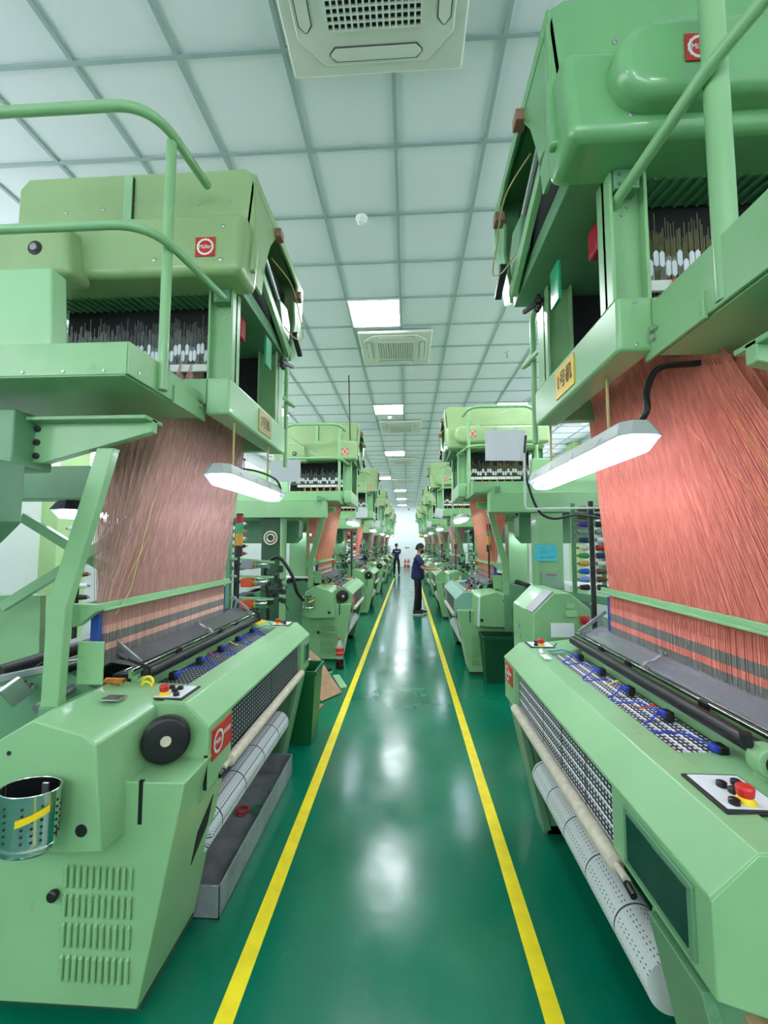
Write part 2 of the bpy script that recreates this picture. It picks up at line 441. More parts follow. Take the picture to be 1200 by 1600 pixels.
# air conditioner cassettes
def cassette(cx, cy, label):
    z1 = CH - .008; z0 = CH - .06; h = .475
    t = thing('air_conditioner', label, 'air conditioner', (cx, cy, CH - .02), 'ceiling cassette air conditioners')
    MB().box(cx - h, cx + h, cy - h, cy + h, z0 + .012, z1).build('panel', 'ac', t, bev=.012)
    def oct_(r, c): return [(cx + a * r - (0 if not q else 0), cy + b) for a, b, q in ()]
    r = .41; c = .13
    poly = [(cx - r + c, cy - r), (cx + r - c, cy - r), (cx + r, cy - r + c), (cx + r, cy + r - c), (cx + r - c, cy + r), (cx - r + c, cy + r), (cx - r, cy + r - c), (cx - r, cy - r + c)]
    MB().prism(poly, 'z', z0 + .002, z0 + .014).build('inner_panel', 'ac', t, bev=.006)
    # air vanes with a dark slot round them
    for dx, dy in ((0, -1), (0, 1), (-1, 0), (1, 0)):
        vx = cx + dx * .355; vy = cy + dy * .355
        a, b = (.25, .036) if dx == 0 else (.036, .25)
        m_ = MB()
        k = 0.03
        pts = [(vx - a + k, vy - b), (vx + a - k, vy - b), (vx + a, vy - b + k), (vx + a, vy + b - k), (vx + a - k, vy + b), (vx - a + k, vy + b), (vx - a, vy + b - k), (vx - a, vy - b + k)]
        sl = MB().prism(pts, 'z', z0 - .001, z0 + .004).build('vane_slot', 'greyplate', t)
        pts2 = [(vx + (p - vx) * (1 - .006 / a), vy + (q - vy) * (1 - .006 / b)) for p, q in pts]
        MB().prism(pts2, 'z', z0 - .004, z0 + .002).build('vane', 'ac', sl)
    MB().box(cx - .235, cx + .235, cy - .235, cy + .235, z0 + .0005, z0 + .003).build('filter', 'dark', t)
    gr = MB(); n = 15
    for i in range(n + 1):
        q = -.24 + .48 * i / n
        gr.box(cx + q - .005, cx + q + .005, cy - .24, cy + .24, z0 - .012, z0 + .002)
        gr.box(cx - .24, cx + .24, cy + q - .004, cy + q + .004, z0 - .011, z0 + .002)
    gr.build('grille', 'ac', t, smooth=False)
    return t
ac0 = cassette(-.16, 1.75, 'large air conditioner cassette with square grille, nearest on the ceiling')
for j, (xx, yy) in enumerate(((-.15, 5.67), (-.15, 9.65), (-.15, 13.75), (-.15, 18.1), (-.15, 23.0), (-.15, 27.2))):
    copy_tree(ac0, (xx + .16, yy - 1.75, 0), 'ceiling cassette air conditioner, %s along the aisle from the viewer' % ordn[j + 1])
# smoke detectors and a sprinkler
def smoke(cx, cy, label):
    t = thing('smoke_detector', label, 'smoke detector', (cx, cy, CH), 'smoke detectors on the ceiling')
    MB().lathe((cx, cy, CH - .008), (0, 0, -1), [(0, .05), (.02, .05), (.028, .045)]).build('base', 'white', t)
    d = MB().lathe((cx, cy, CH - .036), (0, 0, -1), [(0, .04), (.016, .036), (.03, .02), (.031, .004)]).build('sensor_dome', 'white', t)
    v = MB()
    for k in range(3):
        a = k * 2 * PI / 3; v.box(cx + .022 * math.cos(a) - .008, cx + .022 * math.cos(a) + .008, cy + .022 * math.sin(a) - .004, cy + .022 * math.sin(a) + .004, CH - .062, CH - .056)
    v.build('vent', 'black', d)
    return t
sm = smoke(-.37, 3.33, 'white round smoke detector between the nearest air conditioner and the first lit panel')
copy_tree(sm, (.0, 5.55, 0), 'white round smoke detector just beyond the second lit middle panel')
sp = thing('sprinkler', 'small sprinkler head on the ceiling right of the aisle beyond the second air conditioner', 'sprinkler', (1.42, 5.95, CH))
MB().lathe((1.42, 5.95, CH - .002), (0, 0, -1), [(0, .035), (.006, .035)]).build('rose', 'white', sp)
MB().tube([(1.42, 5.95, CH - .01), (1.42, 5.95, CH - .07)], .008).lathe((1.42, 5.95, CH - .07), (0, 0, -1), [(0, .018), (.004, .018)]).build('head', 'steel', sp)

# ------------------------------------------------------------------ emblem
def emblem(parent, c, X, Y, size, lettering=True):
    """red square film with white scalloped ring and maker's name; X,Y world axes of the label"""
    X = Vector(X).normalized(); Y = Vector(Y).normalized(); N = X.cross(Y)
    c = Vector(c); h = size / 2
    def P(a, b, n): v = c + X * a + Y * b + N * n; return tuple(v)
    m_ = MB(); vs = [P(a, b, n) for n in (-.001, .0015) for a, b in ((-h, -h), (h, -h), (h, h), (-h, h))]
    m_.add(vs, [(0, 1, 2, 3), (7, 6, 5, 4), (0, 4, 5, 1), (1, 5, 6, 2), (2, 6, 7, 3), (3, 7, 4, 0)])
    base = m_.build('emblem_label', 'redsign', parent, label='red square label with white gear emblem')
    r = MB(); n = 96; vs = []
    for nn in (.001, .0025):
        for k in range(n):
            a = 2 * PI * k / n; ro = h * (.82 + .05 * abs(math.sin(7 * a)) * 1.0); ri = h * .66
            vs.append(P(ro * math.cos(a), ro * math.sin(a), nn)); vs.append(P(ri * math.cos(a), ri * math.sin(a), nn))
    fs = []
    for k in range(n):
        j = (k + 1) % n
        a0, a1, b0, b1 = 2 * k, 2 * k + 1, 2 * j, 2 * j + 1; o = 2 * n
        fs += [(o + a0, o + b0, o + b1, o + a1), (a0, a1, b1, b0), (a0, b0, o + b0, o + a0), (a1, o + a1, o + b1, b1)]
    r.add(vs, fs); r.build('emblem_ring', 'white', base)
    if lettering:
        text('Müller', size * .30, 'white', base, c + N * .0022 - Y * size * .0, X, Y, 'lettering', .0004, .8)
    return base

# ------------------------------------------------------------------ the loom
def build_loom(P):
    s, f, yb0, yb1, hy0, hy1 = P['s'], P['f'], P['yb0'], P['yb1'], P['hy0'], P['hy1']
    near = P['near']; fine = P['fine']; hu = P.get('hu', -.05); beam = P.get('beam', 'green'); hm = P['hm']
    def T(u, y, z): return (s * (f + u), y, z)
    R = thing(P['name'], P['label'], 'loom', (s * (f + .6), (yb0 + yb1) / 2, 0), P.get('group'))
    mb = lambda: MB(T)
    OUT = (-s, 0, 0)      # towards the aisle
    # --- breast beam cover, end housings
    ca = (.0, .957); cb = (.105, 1.05)
    mb().prism([(0, .945), ca, cb, (.21, 1.055), (.21, 1.03), (.11, 1.028), (.014, .94)], 'y', yb0, yb1).build('breast_beam_cover', beam, R, bev=.003)
    e0, e1 = yb0 + .24, yb1 - .27
    lo = .70 if near == 'cabinet' else .745
    nearpoly = [(.004, lo), (.004, .95), (.105, 1.046), (.5, 1.056), (.5, .60), (.06, .60)]
    if near == 'cap': nearpoly = [(.004, .745), (.004, .95), (.105, 1.046), (.56, 1.056), (.56, .70), (.16, .70)]
    eN0 = yb0 if near == 'cabinet' else yb0 + .0
    eh = mb().prism(nearpoly, 'y', eN0 - .001, e0 + (0 if near == 'cabinet' else .22)).build('end_housing', beam, R, bev=.004)
    if near == 'cap': e0 = e0 + .22
    fh = mb().prism([(.004, .70), (.004, .95), (.105, 1.046), (.3, 1.056), (.62, 1.10), (.62, .55), (.10, .55)], 'y', e1, yb1 + .001).build('end_housing', beam, R, bev=.004)
    if fine and s < 0: mb().prism([(.36, 1.0655), (.36, 1.069), (.42, 1.0775), (.42, 1.074)], 'y', yb1 - .22, yb1 - .04).build('warning_label', 'gold', fh, bev=.0005)
    if fine and s > 0: mb().box(.13, .17, e1 - .19, e1 - .10, 1.056, 1.064).tube([(.15, e1 - .08, 1.06), (.15, e1 - .05, 1.075)], .012, 10).build('small_scraper', 'paper', fh)
    # service window
    if near == 'cap':
        fr = mb().box(-.004, .006, yb0 + .055, yb0 + .37, .768, .955 - .02).build('service_window_frame', 'green_dk', R, bev=.002)
        mb().box(-.006, 0, yb0 + .075, yb0 + .35, .785, .917).build('service_window', 'glassy_dark', fr, bev=.001)
        sc = mb()
        for yy in (yb0 + .065, yb0 + .36):
            for zz in (.776, .926): sc.lathe((-.004, yy, zz), (-1, 0, 0), [(0, .006), (.003, .006), (.005, .003)], 10)
        sc.build('window_screws', 'steel', fr)
    else:
        fr = mb().box(-.004, .006, e1 + .09, yb1 - .03, .76, .91).build('service_window_frame', 'green_dk', R, bev=.002)
        mb().box(-.006, 0, e1 + .105, yb1 - .045, .775, .895).build('service_window', 'glassy_dark', fr, bev=.001)
    # label plate on aisle face
    ly0, ly1 = (yb0 + .03, yb0 + .225) if s < 0 else (e1 + .05, e1 + .22)
    lyc = (ly0 + ly1) / 2
    xf = s * (f - .002)
    pl = MB().box(min(xf, xf - s * .0), max(xf, xf) + .0, 0, 0, 0, 0)
    zl0, zl1 = (.80, .925) if s < 0 else (.82, .935)
    pl = mb().box(-.0025, .004, ly0, ly1, zl0, zl1).build('name_plate', 'redsign', R, label='red name plate with white emblem and lettering')
    Xd = (0, -s * -1, 0) if s < 0 else (0, -1, 0)
    Xd = (0, 1, 0) if s < 0 else (0, -1, 0)
    q = (ly0 + .055) if s < 0 else (ly1 - .055)
    rg = MB(); n = 60; vs = []
    for nn in (.003, .0045):
        for k in range(n):
            a = 2 * PI * k / n; ro = .046 * (1 + .05 * abs(math.sin(6 * a)));
            for rr in (ro, .037): vs.append((s * (f - nn), q + rr * math.cos(a), (zl0 + zl1) / 2 + rr * math.sin(a)))
    fs = []
    for k in range(n):
        j = (k + 1) % n; o = 2 * n
        fs += [(o + 2 * k, o + 2 * j, o + 2 * j + 1, o + 2 * k + 1), (2 * k, 2 * k + 1, 2 * j + 1, 2 * j)]
    rg.add(vs, fs); rg.build('emblem_ring', 'white', pl)
    text('Müller', .03, 'white', pl, (s * (f - .0035), q, (zl0 + zl1) / 2), Xd, (0, 0, 1), 'lettering', .0004, .8)
    text('MÜGRIP', .027, 'white', pl, (s * (f - .0035), q + (.09 if s < 0 else -.075), (zl0 + zl1) / 2 + .012), Xd, (0, 0, 1), 'lettering', .0004, .75)
    # --- cloth web in the window, rollers, take-up roll
    mb().add([(.035, e0, .955), (.035, e1, .955), (.0 + .03, e0, .72), (.03, e1, .72), (.045, e0, .955), (.045, e1, .955), (.04, e0, .72), (.04, e1, .72)],
             [(0, 1, 3, 2), (4, 6, 7, 5), (0, 4, 5, 1), (2, 3, 7, 6), (0, 2, 6, 4), (1, 5, 7, 3)]).build('woven_web', P['web'], R, label='hanging web of woven labels')
    mb().box(.05, .06, e0 - .02, e1 + .02, .70, .955).build('web_backing', 'dark', R)
    mb().tube([(.0, e0 - .09, .715), (0, e0 - .03, .715), (0, e0 - .025, .715), (.0, e1 - .01, .715)], [.012, .012, .027, .027], 16).build('press_roller', 'bandage', R)
    mb().tube([(0, e0 - .13, .70), (0, e0 - .02, .715)], .011, 8).build('roller_bracket', 'black', R)
    o = T(.14, (e0 + e1) / 2, .39)
    rl = mb().tube([(.14, e0 - .06, .39), (.14, e0 - .055, .39), (.14, e1 - .12, .39), (.14, e1 - .115, .39)], [.05, .078, .078, .05], 32).build('cloth_roll', P['roll'], R, origin=o)
    mb().tube([(.14, e0 - .1, .39), (.14, e1 + .1, .39)], .02, 12).build('roll_shaft', 'steel', R)
    # --- side plates / legs
    for yy in ((e1 - .02,) if near == 'cabinet' else (e1 - .02, yb0 + .06)):
        lg = mb()
        lg.prism([(.03, .72), (.03, .60), (.17, .03), (.17, 0), (.75, 0), (.75, .72)], 'y', yy, yy + .05)
        lg.prism([(.0, .72), (.03, .72), (.19, .03), (.15, .03)], 'y', yy - .015, yy + .20)
        lg.box(.15, .6, yy + .0, yy + .17, 0, .05)
        lg.build('leg_frame', 'green_dk' if yy > yb0 + .1 else 'green_dk', R, bev=.003)
        mb().prism([(.03, .735), (.02, .70), (.165, .02), (.185, .02)], 'y', yy + .16, yy + .22).build('leg_cover', 'green', R, bev=.003)
    mb().box(.5, .55, yb0 + .02, yb1 - .02, .06, 1.04).build('rear_plate', 'deepgreen', R)
    # --- near end cabinet with gear cover and handwheel
    if near == 'cabinet':
        yc = yb0 - .19
        cab = mb().prism([(.15, .045), (.0, .83), (.62, .83), (.72, .70), (.74, .045)], 'y', yc, yb0 + .23).build('end_cabinet', 'green', R, bev=.004)
        mb().prism([(.16, 0), (.15, .04), (.70, .04), (.70, 0)], 'y', yc + .04, yb0 + .22).build('cabinet_plinth', 'deepgreen', R)
        mb().box(.005, .02, yb0 - .002, yb0 + .004, .70, .84).build('seal_strip', 'black', R)
        mb().box(.16, .175, yc - .002, yc + .01, .68, .835).build('seal_strip', 'black', R)
        # louvres
        lv = mb()
        for (za, zb) in ((.45, .53), (.35, .43), (.245, .33), (.13, .22)):
            for i in range(11):
                uu = .19 + i * .0248
                pts = [(uu, yc - .001, za), (uu, yc - .007, za + .006), (uu, yc - .007, zb - .006), (uu, yc - .001, zb)]
                lv.tube(pts, [.003, .0075, .0075, .003], 8)
        lv.build('louvre_panel', 'green', cab)
        mb().lathe((.475, yc, .43), (0, -1, 0), [(0, .012), (.012, .02), (.024, .02), (.028, .016)], 20).build('cabinet_knob', 'black', cab)
        sp_ = [(yc + .24, .37), (yc + .34, .47), (yc + .34, .60), (yc + .24, .50)]; us = lambda z: (.83 - z) * .191
        mb().add([(us(z) - .0025, y, z) for y, z in sp_] + [(us(z) + .01, y, z) for y, z in sp_], [(0, 1, 2, 3), (7, 6, 5, 4), (0, 4, 5, 1), (1, 5, 6, 2), (2, 6, 7, 3), (3, 7, 4, 0)]).build('cabinet_slot', 'dark', cab)
        # gear cover
        g0 = yc - .12
        gc = MB(T)
        A = [(.225, .66), (.265, 1.015), (.31, 1.045), (.50, 1.095), (.66, 1.0), (.68, .70), (.62, .645), (.45, .645)]
        B = [(.22, .62), (.215, 1.045), (.29, 1.085), (.50, 1.10), (.70, 1.02), (.72, .70), (.62, .62), (.45, .62)]
        nA = len(A)
        gc.add([(a, g0, b) for a, b in A] + [(a, yb0 + .12, b) for a, b in B], [tuple(range(nA)), tuple(range(2 * nA - 1, nA - 1, -1))] + [(i, nA + i, nA + (i + 1) % nA, (i + 1) % nA) for i in range(nA)])
        gco = gc.build('gear_cover', 'green', R, bev=.006)
        mb().lathe((.30, g0 - .001, .73), (0, -1, 0), [(0, .021), (.002, .021), (.0025, .001)], 24).build('cover_hole', 'dark', gco)
        mb().lathe((.58, g0 + .0, .98), (0, -1, 0), [(0, .008), (.002, .008), (.0025, .001)], 16).build('cover_hole', 'dark', gco)
        if fine: mb().box(.34, .42, g0 + .22, g0 + .28, 1.083, 1.089).build('inspection_label', 'steel', gco, bev=.001)
        # handwheel, or a grey strap on the right hand looms
        if s > 0:
            mb().prism([(.24, .655), (.265, 1.03), (.285, 1.04), (.27, .65)], 'y', g0 - .006, g0 + .10).build('cover_strap', 'paper', gco, bev=.002)
        if s < 0: ax = Vector((-.45, -.9, .05)).normalized(); hc = Vector((.145, yb0 - .07, .935))
        if s < 0: hw = mb().lathe(hc, ax, [(-.02, .03), (-.019, .080), (-.01, .090), (.02, .090), (.028, .082), (.030, .074), (.030, .03)], 40).build('handwheel', 'black', R)
        if s < 0: mb().lathe(hc, ax, [(.029, .02), (.034, .02), (.0345, .001)], 24).build('wheel_hub', 'bandage', hw)
        if s < 0: mb().tube([tuple(hc - ax * .015), tuple(hc - ax * .10)], .02).build('wheel_shaft', 'steel', hw)
    else:
        mb().prism([(.10, .60), (.10, .665), (.56, .70), (.56, .60)], 'y', yb0 + .02, yb0 + .1).build('timber_block', 'woodlt', R, bev=.004)
        bl = mb()
        for uu in (.15, .22, .32): bl.lathe((uu, yb0 + .02, .64), (0, -1, 0), [(0, .014), (.006, .014), (.01, .009), (.012, .009)], 12)
        bl.build('block_bolts', 'greasy', R)
    # --- top of the table
    t0, t1 = e0 - .0, e1 + .02
    if near == 'cap': t0 = yb0 + .36
    mb().box(.205, .40, t0, t1, 1.028, 1.036).build('woven_web', P['web'], R, label='flat web of woven labels on the table')
    mb().box(.205, .55, t0 - .03, t1 + .03, .98, 1.026).build('table_bed', 'dark', R)
    mb().tube([(.383, t0 - .08, 1.115), (.383, t1 + .03, 1.115)], .026, 20).build('guide_bar', 'black', R)
    mb().box(.41, .44, t0 - .1, t1 + .12, 1.03, 1.11).box(.44, .455, t0 - .1, t1 + .12, 1.10, 1.135).build('reed_rail', 'green', R, bev=.002)
    mb().box(.418, .432, t0 - .12, t1 + .1, 1.135, 1.15).box(.452, .462, t0 - .12, t1 + .1, 1.135, 1.147).build('slide_rail', 'chrome', R, bev=.002)
    for yy in (t0 + .25, (t0 + t1) / 2 + .1, t1 - .3): mb().box(.412, .425, yy, yy + .045, 1.12, 1.15).build('rail_clip', 'black', R, bev=.002)
    # transparent guard over the reed
    mb().add([(.452, t0 - .05, 1.15), (.452, t1 + .05, 1.15), (.56, t0 - .05, 1.205), (.56, t1 + .05, 1.205),
              (.452, t0 - .05, 1.145), (.452, t1 + .05, 1.145), (.56, t0 - .05, 1.2), (.56, t1 + .05, 1.2)],
             [(0, 1, 3, 2), (4, 6, 7, 5), (0, 4, 5, 1), (2, 3, 7, 6), (0, 2, 6, 4), (1, 5, 7, 3)]).build('reed_guard', 'plexi' if s > 0 else 'greyplate', R)
    mb().box(.455, .57, t0 - .04, t1 + .04, 1.04, 1.10).build('reed_box', 'greasy', R)
    # brackets carrying the guard
    for yy in (t0 - .05, t1 + .06):
        a = mb(); a.bar((.43, yy, 1.16), (.60, yy, 1.29), .012, .022).bar((.43, yy, 1.15), (.62, yy, 1.175), .012, .02).bar((.56, yy, 1.25), (.58, yy, 1.17), .01, .02)
        a.build('guard_bracket', 'grey', R, bev=.002)
    a = mb(); ym = (t0 + t1) / 2
    a.tube(spline([(.42, ym, 1.15), (.44, ym, 1.175), (.47, ym, 1.182), (.53, ym, 1.22)]), .008).box(.42, .44, ym - .015, ym + .015, 1.13, 1.165)
    a.lathe((.51, ym, 1.21), (0, 0, 1), [(0, .012), (.02, .012)], 12)
    a.build('guard_clamp', 'grey', R)
    # levers / clamps at the ends of the guide bar
    if s < 0:
        for yy in (t0 - .1, t1 + .03):
            c = mb(); c.tube([(.365, yy, 1.10), (.365, yy, 1.155)], .017, 12).bar((.35, yy - .01, 1.155), (.42, yy - .06, 1.205), .018, .014)
            c.build('locking_lever', 'black', R, bev=.003)
        mb().tube([(.365, t0 - .12, 1.085), (.365, t0 - .10, 1.085)], .035, 16).build('bar_clamp', 'green', R)
        rg = mb()
        for k in range(2):
            rg.tube([(.335 + .024 * math.cos(a * PI / 8), t0 - .14 - .008 * k, 1.10 - .02 * k + .024 * math.sin(a * PI / 8)) for a in range(17)], .006, 6, False)
        rg.build('yellow_tie', 'yellow', R)
        sg = mb(); pts = []
        for k in range(80): pts.append((.47 + .0015 * k, t0 - .14, 1.105)); 
        pts = [(.44 + .0011 * k, t0 - .15 + .017 * math.cos(k * .785), 1.10 + .017 * math.sin(k * .785)) for k in range(80)]
        sg.tube(pts, .003, 5).build('tension_spring', 'spring', R)
    else:
        c = mb(); c.tube([(.375, t0 - .08, 1.10), (.375, t0 - .03, 1.10)], .045, 24)
        c.box(.35, .41, t0 - .08, t0 - .03, 1.03, 1.09)
        cl = c.build('bar_clamp', 'green', R, bev=.003)
        mb().tube([(.375, t0 - .09, 1.10), (.375, t0 - .075, 1.10)], .026, 20).build('bar_end', 'black', cl)
        mb().tube([(.34, t0 - .03, 1.13), (.335, t0 - .03, 1.165)], .016, 12).build('locking_knob', 'black', cl)
        mb().tube(spline([(.38, t0 - .09, 1.06), (.34, t0 - .12, 1.075), (.31, t0 - .17, 1.065)]), [.008] * 6 + [.009] * 6 + [.013], 10).build('locking_lever', 'black', cl)
    # sensors and blue cables
    nse = 5 if fine else 3
    for i in range(nse):
        yy = t0 + .1 + (t1 - t0 - .25) * i / (nse - 1)
        b_ = mb().box(.335, .365, yy - .022, yy + .022, 1.04, 1.075).build('web_sensor', 'black', R, bev=.003)
        mb().box(.322, .338, yy - .018, yy + .018, 1.055, 1.075).build('sensor_plug', 'blue', b_, bev=.003)
        if fine:
            j = random.uniform(-.02, .02)
            mb().tube(spline([(.315, yy, 1.075), (.27, yy + .05, 1.085), (.225 + j, yy + .12, 1.06), (.215, yy + .2, 1.045), (.27, yy + .24, 1.055), (.31, yy + .27, 1.075)]), .0032, 6).build('sensor_cable', 'blue', b_)
            if i in (1, 2):
                mb().tube(spline([(.31, yy, 1.08), (.28, yy - .04, 1.11), (.25, yy - .02, 1.09), (.26, yy + .05, 1.07)]), .0028, 6).build('sensor_cable', 'red' if i == 1 else 'yellow', b_)
    # control panels with emergency stop
    for k, (pa, pb) in enumerate((((yb0 + .02, yb0 + .19) if s < 0 else (yb0 + .13, yb0 + .31)), (yb1 - .17, yb1 - .02))):
        pn = mb(); z_ = 1.052
        pn.box(.135, .29, pa, pb, z_ - .01, z_ + .006); cp = pn.build('control_panel', 'black', R, bev=.002)
        mb().box(.145, .282, pa + .012, pb - .012, z_ + .006, z_ + .0095).build('panel_face', 'paper', cp, bev=.001)
        ey = pa + .04; eu = .235 if s < 0 else .21
        mb().lathe((eu, ey, z_ + .009), (0, 0, 1), [(0, .024), (.004, .024), (.012, .018), (.014, .016)], 20).build('button_collar', 'yellow', cp)
        mb().lathe((eu, ey, z_ + .02), (0, 0, 1), [(0, .012), (.006, .019), (.024, .021), (.030, .017), (.032, .006)], 20).build('emergency_stop_button', 'red', cp)
        for (a, b) in ((.165, .03), (.20, .08), (.19, .11), (.235, .12)):
            if pa + b < pb - .015: mb().lathe((a + .01, pa + b, z_ + .009), (0, 0, 1), [(0, .013), (.012, .013), (.014, .01)], 14).build('push_button', 'black', cp)
    # --- machine body behind
    for yy in (yb0 + .1, yb1 - .1):
        mb().prism([(.55, .0), (.55, 1.04), (.75, 1.16), (1.0, 1.12), (1.7, .92), (1.75, 0)], 'y', yy, yy + .06).build('side_frame', 'green_dk', R, bev=.004)
    mb().prism([(.60, 1.14), (.60, 1.15), (1.7, 1.0), (1.7, .99)], 'y', yb0 + .17, yb1 - .12).build('warp_sheet', 'warp', R)
    mb().tube([(1.0, yb0 + .05, 1.14), (1.0, yb1, 1.14)], .035, 14).tube([(.72, yb0 + .05, 1.15), (.72, yb1, 1.15)], .02, 12).build('warp_roller', 'greasy', R)
    mb().tube([(1.68, yb0 + .1, .75), (1.68, yb1 - .1, .75)], .22, 24).build('warp_beam', 'warp', R)
    # --- harness cords
    c0, c1 = P['c0'], P['c1']
    hn0, hn1 = hy0 + .07, hy1 - .06
    nl, nc, rr = P['cords']
    cords = MB(T)
    zt, zc, zb = 2.66, 1.45, 1.17
    for L in range(nl):
        tt = L / (nl - 1)
        ut = .30 + .55 * tt; uc = .545 + .055 * tt
        for i in range(nc):
            a = (i + (L * .37) % 1) / nc
            jit = random.uniform(-.004, .004)
            yt = hn0 + (hn1 - hn0) * a; yc_ = c0 + (c1 - c0) * a + jit
            r_ = rr * random.uniform(.7, 1.25)
            path = [(ut, yt, zt), (uc, yc_, zc)]
            ends = [(ut, yt, zt, 0), (uc, yc_, zc, 0), (uc, yc_, 1.345, 0), (uc, yc_, 1.31, 1), (uc, yc_, 1.265, 2), (uc, yc_, 1.235, 1), (uc, yc_, zb, 2)]
            for q_ in range(len(ends) - 1):
                if q_ == 1 and zc <= 1.345: continue
                p, n_ = ends[q_], ends[q_ + 1]
                cords.cur = n_[3]
                rq = r_ * (1.0 if q_ < 2 else 1.5)
                w0 = [(p[0] + dx * rq, p[1] + dy * rq, p[2]) for dx, dy in ((-1, .0), (.5, .87), (.5, -.87))]
                w1 = [(n_[0] + dx * rq, n_[1] + dy * rq, n_[2]) for dx, dy in ((-1, .0), (.5, .87), (.5, -.87))]
                cords.add(w0 + w1, [(0, 1, 4, 3), (1, 2, 5, 4), (2, 0, 3, 5)])
    cords.build('harness_cords', [P['cord'], 'th_pink' if s < 0 else P['cord'], 'th_grey'], R, smooth=False, kind='stuff', label='curtain of fine coloured harness cords')
    cbm = mb()
    cbm.bar((.53, c0 - .06, 1.44), (.53, c1 + .05, 1.44), .018, .03).bar((.615, c0 - .06, 1.44), (.615, c1 + .05, 1.44), .018, .03)
    cbm.box(.50, .515, c0 - .06, c1 + .05, 1.422, 1.432)
    cbm.prism([(.52, 1.455), (.52, 1.425), (.60, 1.36), (.72, 1.35), (.72, 1.455)], 'y', c0 - .10, c0 - .06)
    cbm.build('comber_board', 'green', R, bev=.002)
    for yy in (c0 - .035, c1 + .015): mb().box(.55, .59, yy, yy + .02, 1.14, 1.40).build('heddle_guide', 'bluetape', R, bev=.002)
    # tie string across the cords
    if fine:
        mb().tube([(.40, hy0 + .1, 2.36), (.50, c0 + .1, 1.5), (.52, c0 + .03, 1.39)], .003, 6).tube([(.40, hy0 + .35, 2.30), (.52, c0 + .1, 1.55)], .0025, 6).build('tie_string', 'string' if s < 0 else 'ystring', R)
    # --- bent post and gantry bracket (near side)
    px0 = hy0 - .34
    pz = mb(); yy = px0
    pz.prism([(.585, 1.03), (.66, 1.03), (.655, 1.47), (.475, 2.12), (.40, 2.12), (.575, 1.45)], 'y', yy, yy + .04)
    pz.build('support_post', 'green', R, bev=.003)
    mb().prism([(.585, .6), (.66, .6), (.66, 1.06), (.585, 1.06)], 'y', yy - .01, yy + .08).build('post_foot', 'green_dk', R, bev=.004)
    mb().box(.47, .585, yy + .09, yy + .10, 1.12, 1.30).build('post_plate', 'green', R, bev=.003)
    gb = mb(); gy = px0 + .05
    gb.prism([(.27, 2.26), (.27, 2.20), (.75, 2.07), (.80, 2.07), (.80, 2.26)], 'y', gy, gy + .04)
    gb.box(.27, .80, gy - .05, gy + .08, 2.245, 2.262)
    gb.build('gantry_bracket', 'green', R, bev=.003)
    for zz in (2.10, 2.16, 2.22): mb().lathe((.785, gy, zz), (0, -1, 0), [(0, .014), (.008, .014), (.010, .009), (.014, .009)], 10).build('bracket_bolt', 'greasy', R)
    mb().box(.80, 2.3, gy - .10, gy + .10, 2.04, 2.28).build('gantry_cross_beam', 'green_dk', R, bev=.006)
    mb().box(.80, 2.3, hy1 - .1, hy1 + .1, 2.04, 2.28).build('gantry_cross_beam', 'green_dk', R, bev=.006)
    mb().prism([(.72, 2.04), (.72, 1.80), (.80, 1.72), (1.6, 1.72), (1.6, 2.04)], 'y', gy - .35, gy - .12).build('drive_housing', 'green_dk', R, bev=.006)
    # --- platform
    pf0, pf1 = hy0 - .55, hy0
    PFU = .21 if s < 0 else .18
    pf = mb().box(PFU + .01, 2.1, pf0 + .004, pf1, 2.345, 2.36).box(PFU + .0, 2.1, pf0, pf0 + .006, 2.35, 2.475).build('platform', 'green', R, bev=.002)
    mb().box(PFU - .004, PFU + .006, pf0, hy0 + .02, 2.35, 2.475 if s < 0 else 2.53).box(PFU - .012, PFU + .0, hy0 - .25, hy0 + .04, 2.34, 2.42).build('toe_plate', 'green', R, bev=.002)
    ps = mb()
    for uu in (.3, .46, .62, .8): ps.lathe((uu, pf0, 2.365), (0, -1, 0), [(0, .006), (.003, .006), (.004, .002)], 8)
    ps.lathe((PFU - .004, pf0 + .06, 2.375), (-1, 0, 0), [(0, .006), (.003, .006), (.004, .002)], 8)
    for zz in (2.40, 2.43): ps.lathe((PFU - .012, hy0 - .02, zz), (-1, 0, 0), [(0, .011), (.012, .011), (.014, .006)], 10)
    ps.build('platform_screws', 'steel', R)
    sb = .54 if fine else .92
    mb().prism([(sb, 2.475), (sb + .02, 2.80), (2.0, 2.80), (2.0, 2.475)], 'y', pf0 + .03, pf0 + .11).build('switch_box', 'green_lt' if s < 0 else 'green', R, bev=.008)
    # railing
    rl = mb(); rz1, rz2 = 3.49, 2.98; py = pf0 + .20; pu = PFU - .015; cap = near == 'cap'
    rl.tube([(pu, py, 2.36), (pu, py, rz1 - .02)], .021, 12)
    rl.tube(bend([(1.0, pf0 + .05, 2.48), (1.0, pf0 + .05, rz1), (pu, pf0 + .05, rz1), (pu - .04, hy0 - .10, rz1)], .16, 8), .021, 12)
    rl.tube(bend([(1.0, pf0 + .05, rz2), (pu - .01, pf0 + .05, rz2), (pu - .10, hy0 + .10, rz2 - (.0 if s < 0 else .0))], .16, 8), .018, 12)
    if cap:
        pu = .20; py = pf0 + .25
        rl = mb(); rl.tube([(pu, py, 2.36), (pu, py, rz1 + .3)], .03, 16)
        rl.tube(bend([(1.0, pf0 - .05, 2.48), (1.0, pf0 - .05, rz1 + .3), (pu, pf0 - .05, rz1 + .3), (pu, py, rz1 + .3)], .16, 8), .021, 12)
        rl.tube([(pu + .26, pf0 - .35, 3.2), (pu - .04, py - .04, 2.99), (.09, hy0 + .10, 2.93)], .019, 12)
    rl.build('railing', 'green' if s < 0 else 'green', R)
    # far side post + loop
    fr_ = mb(); fy = hy1 + .14
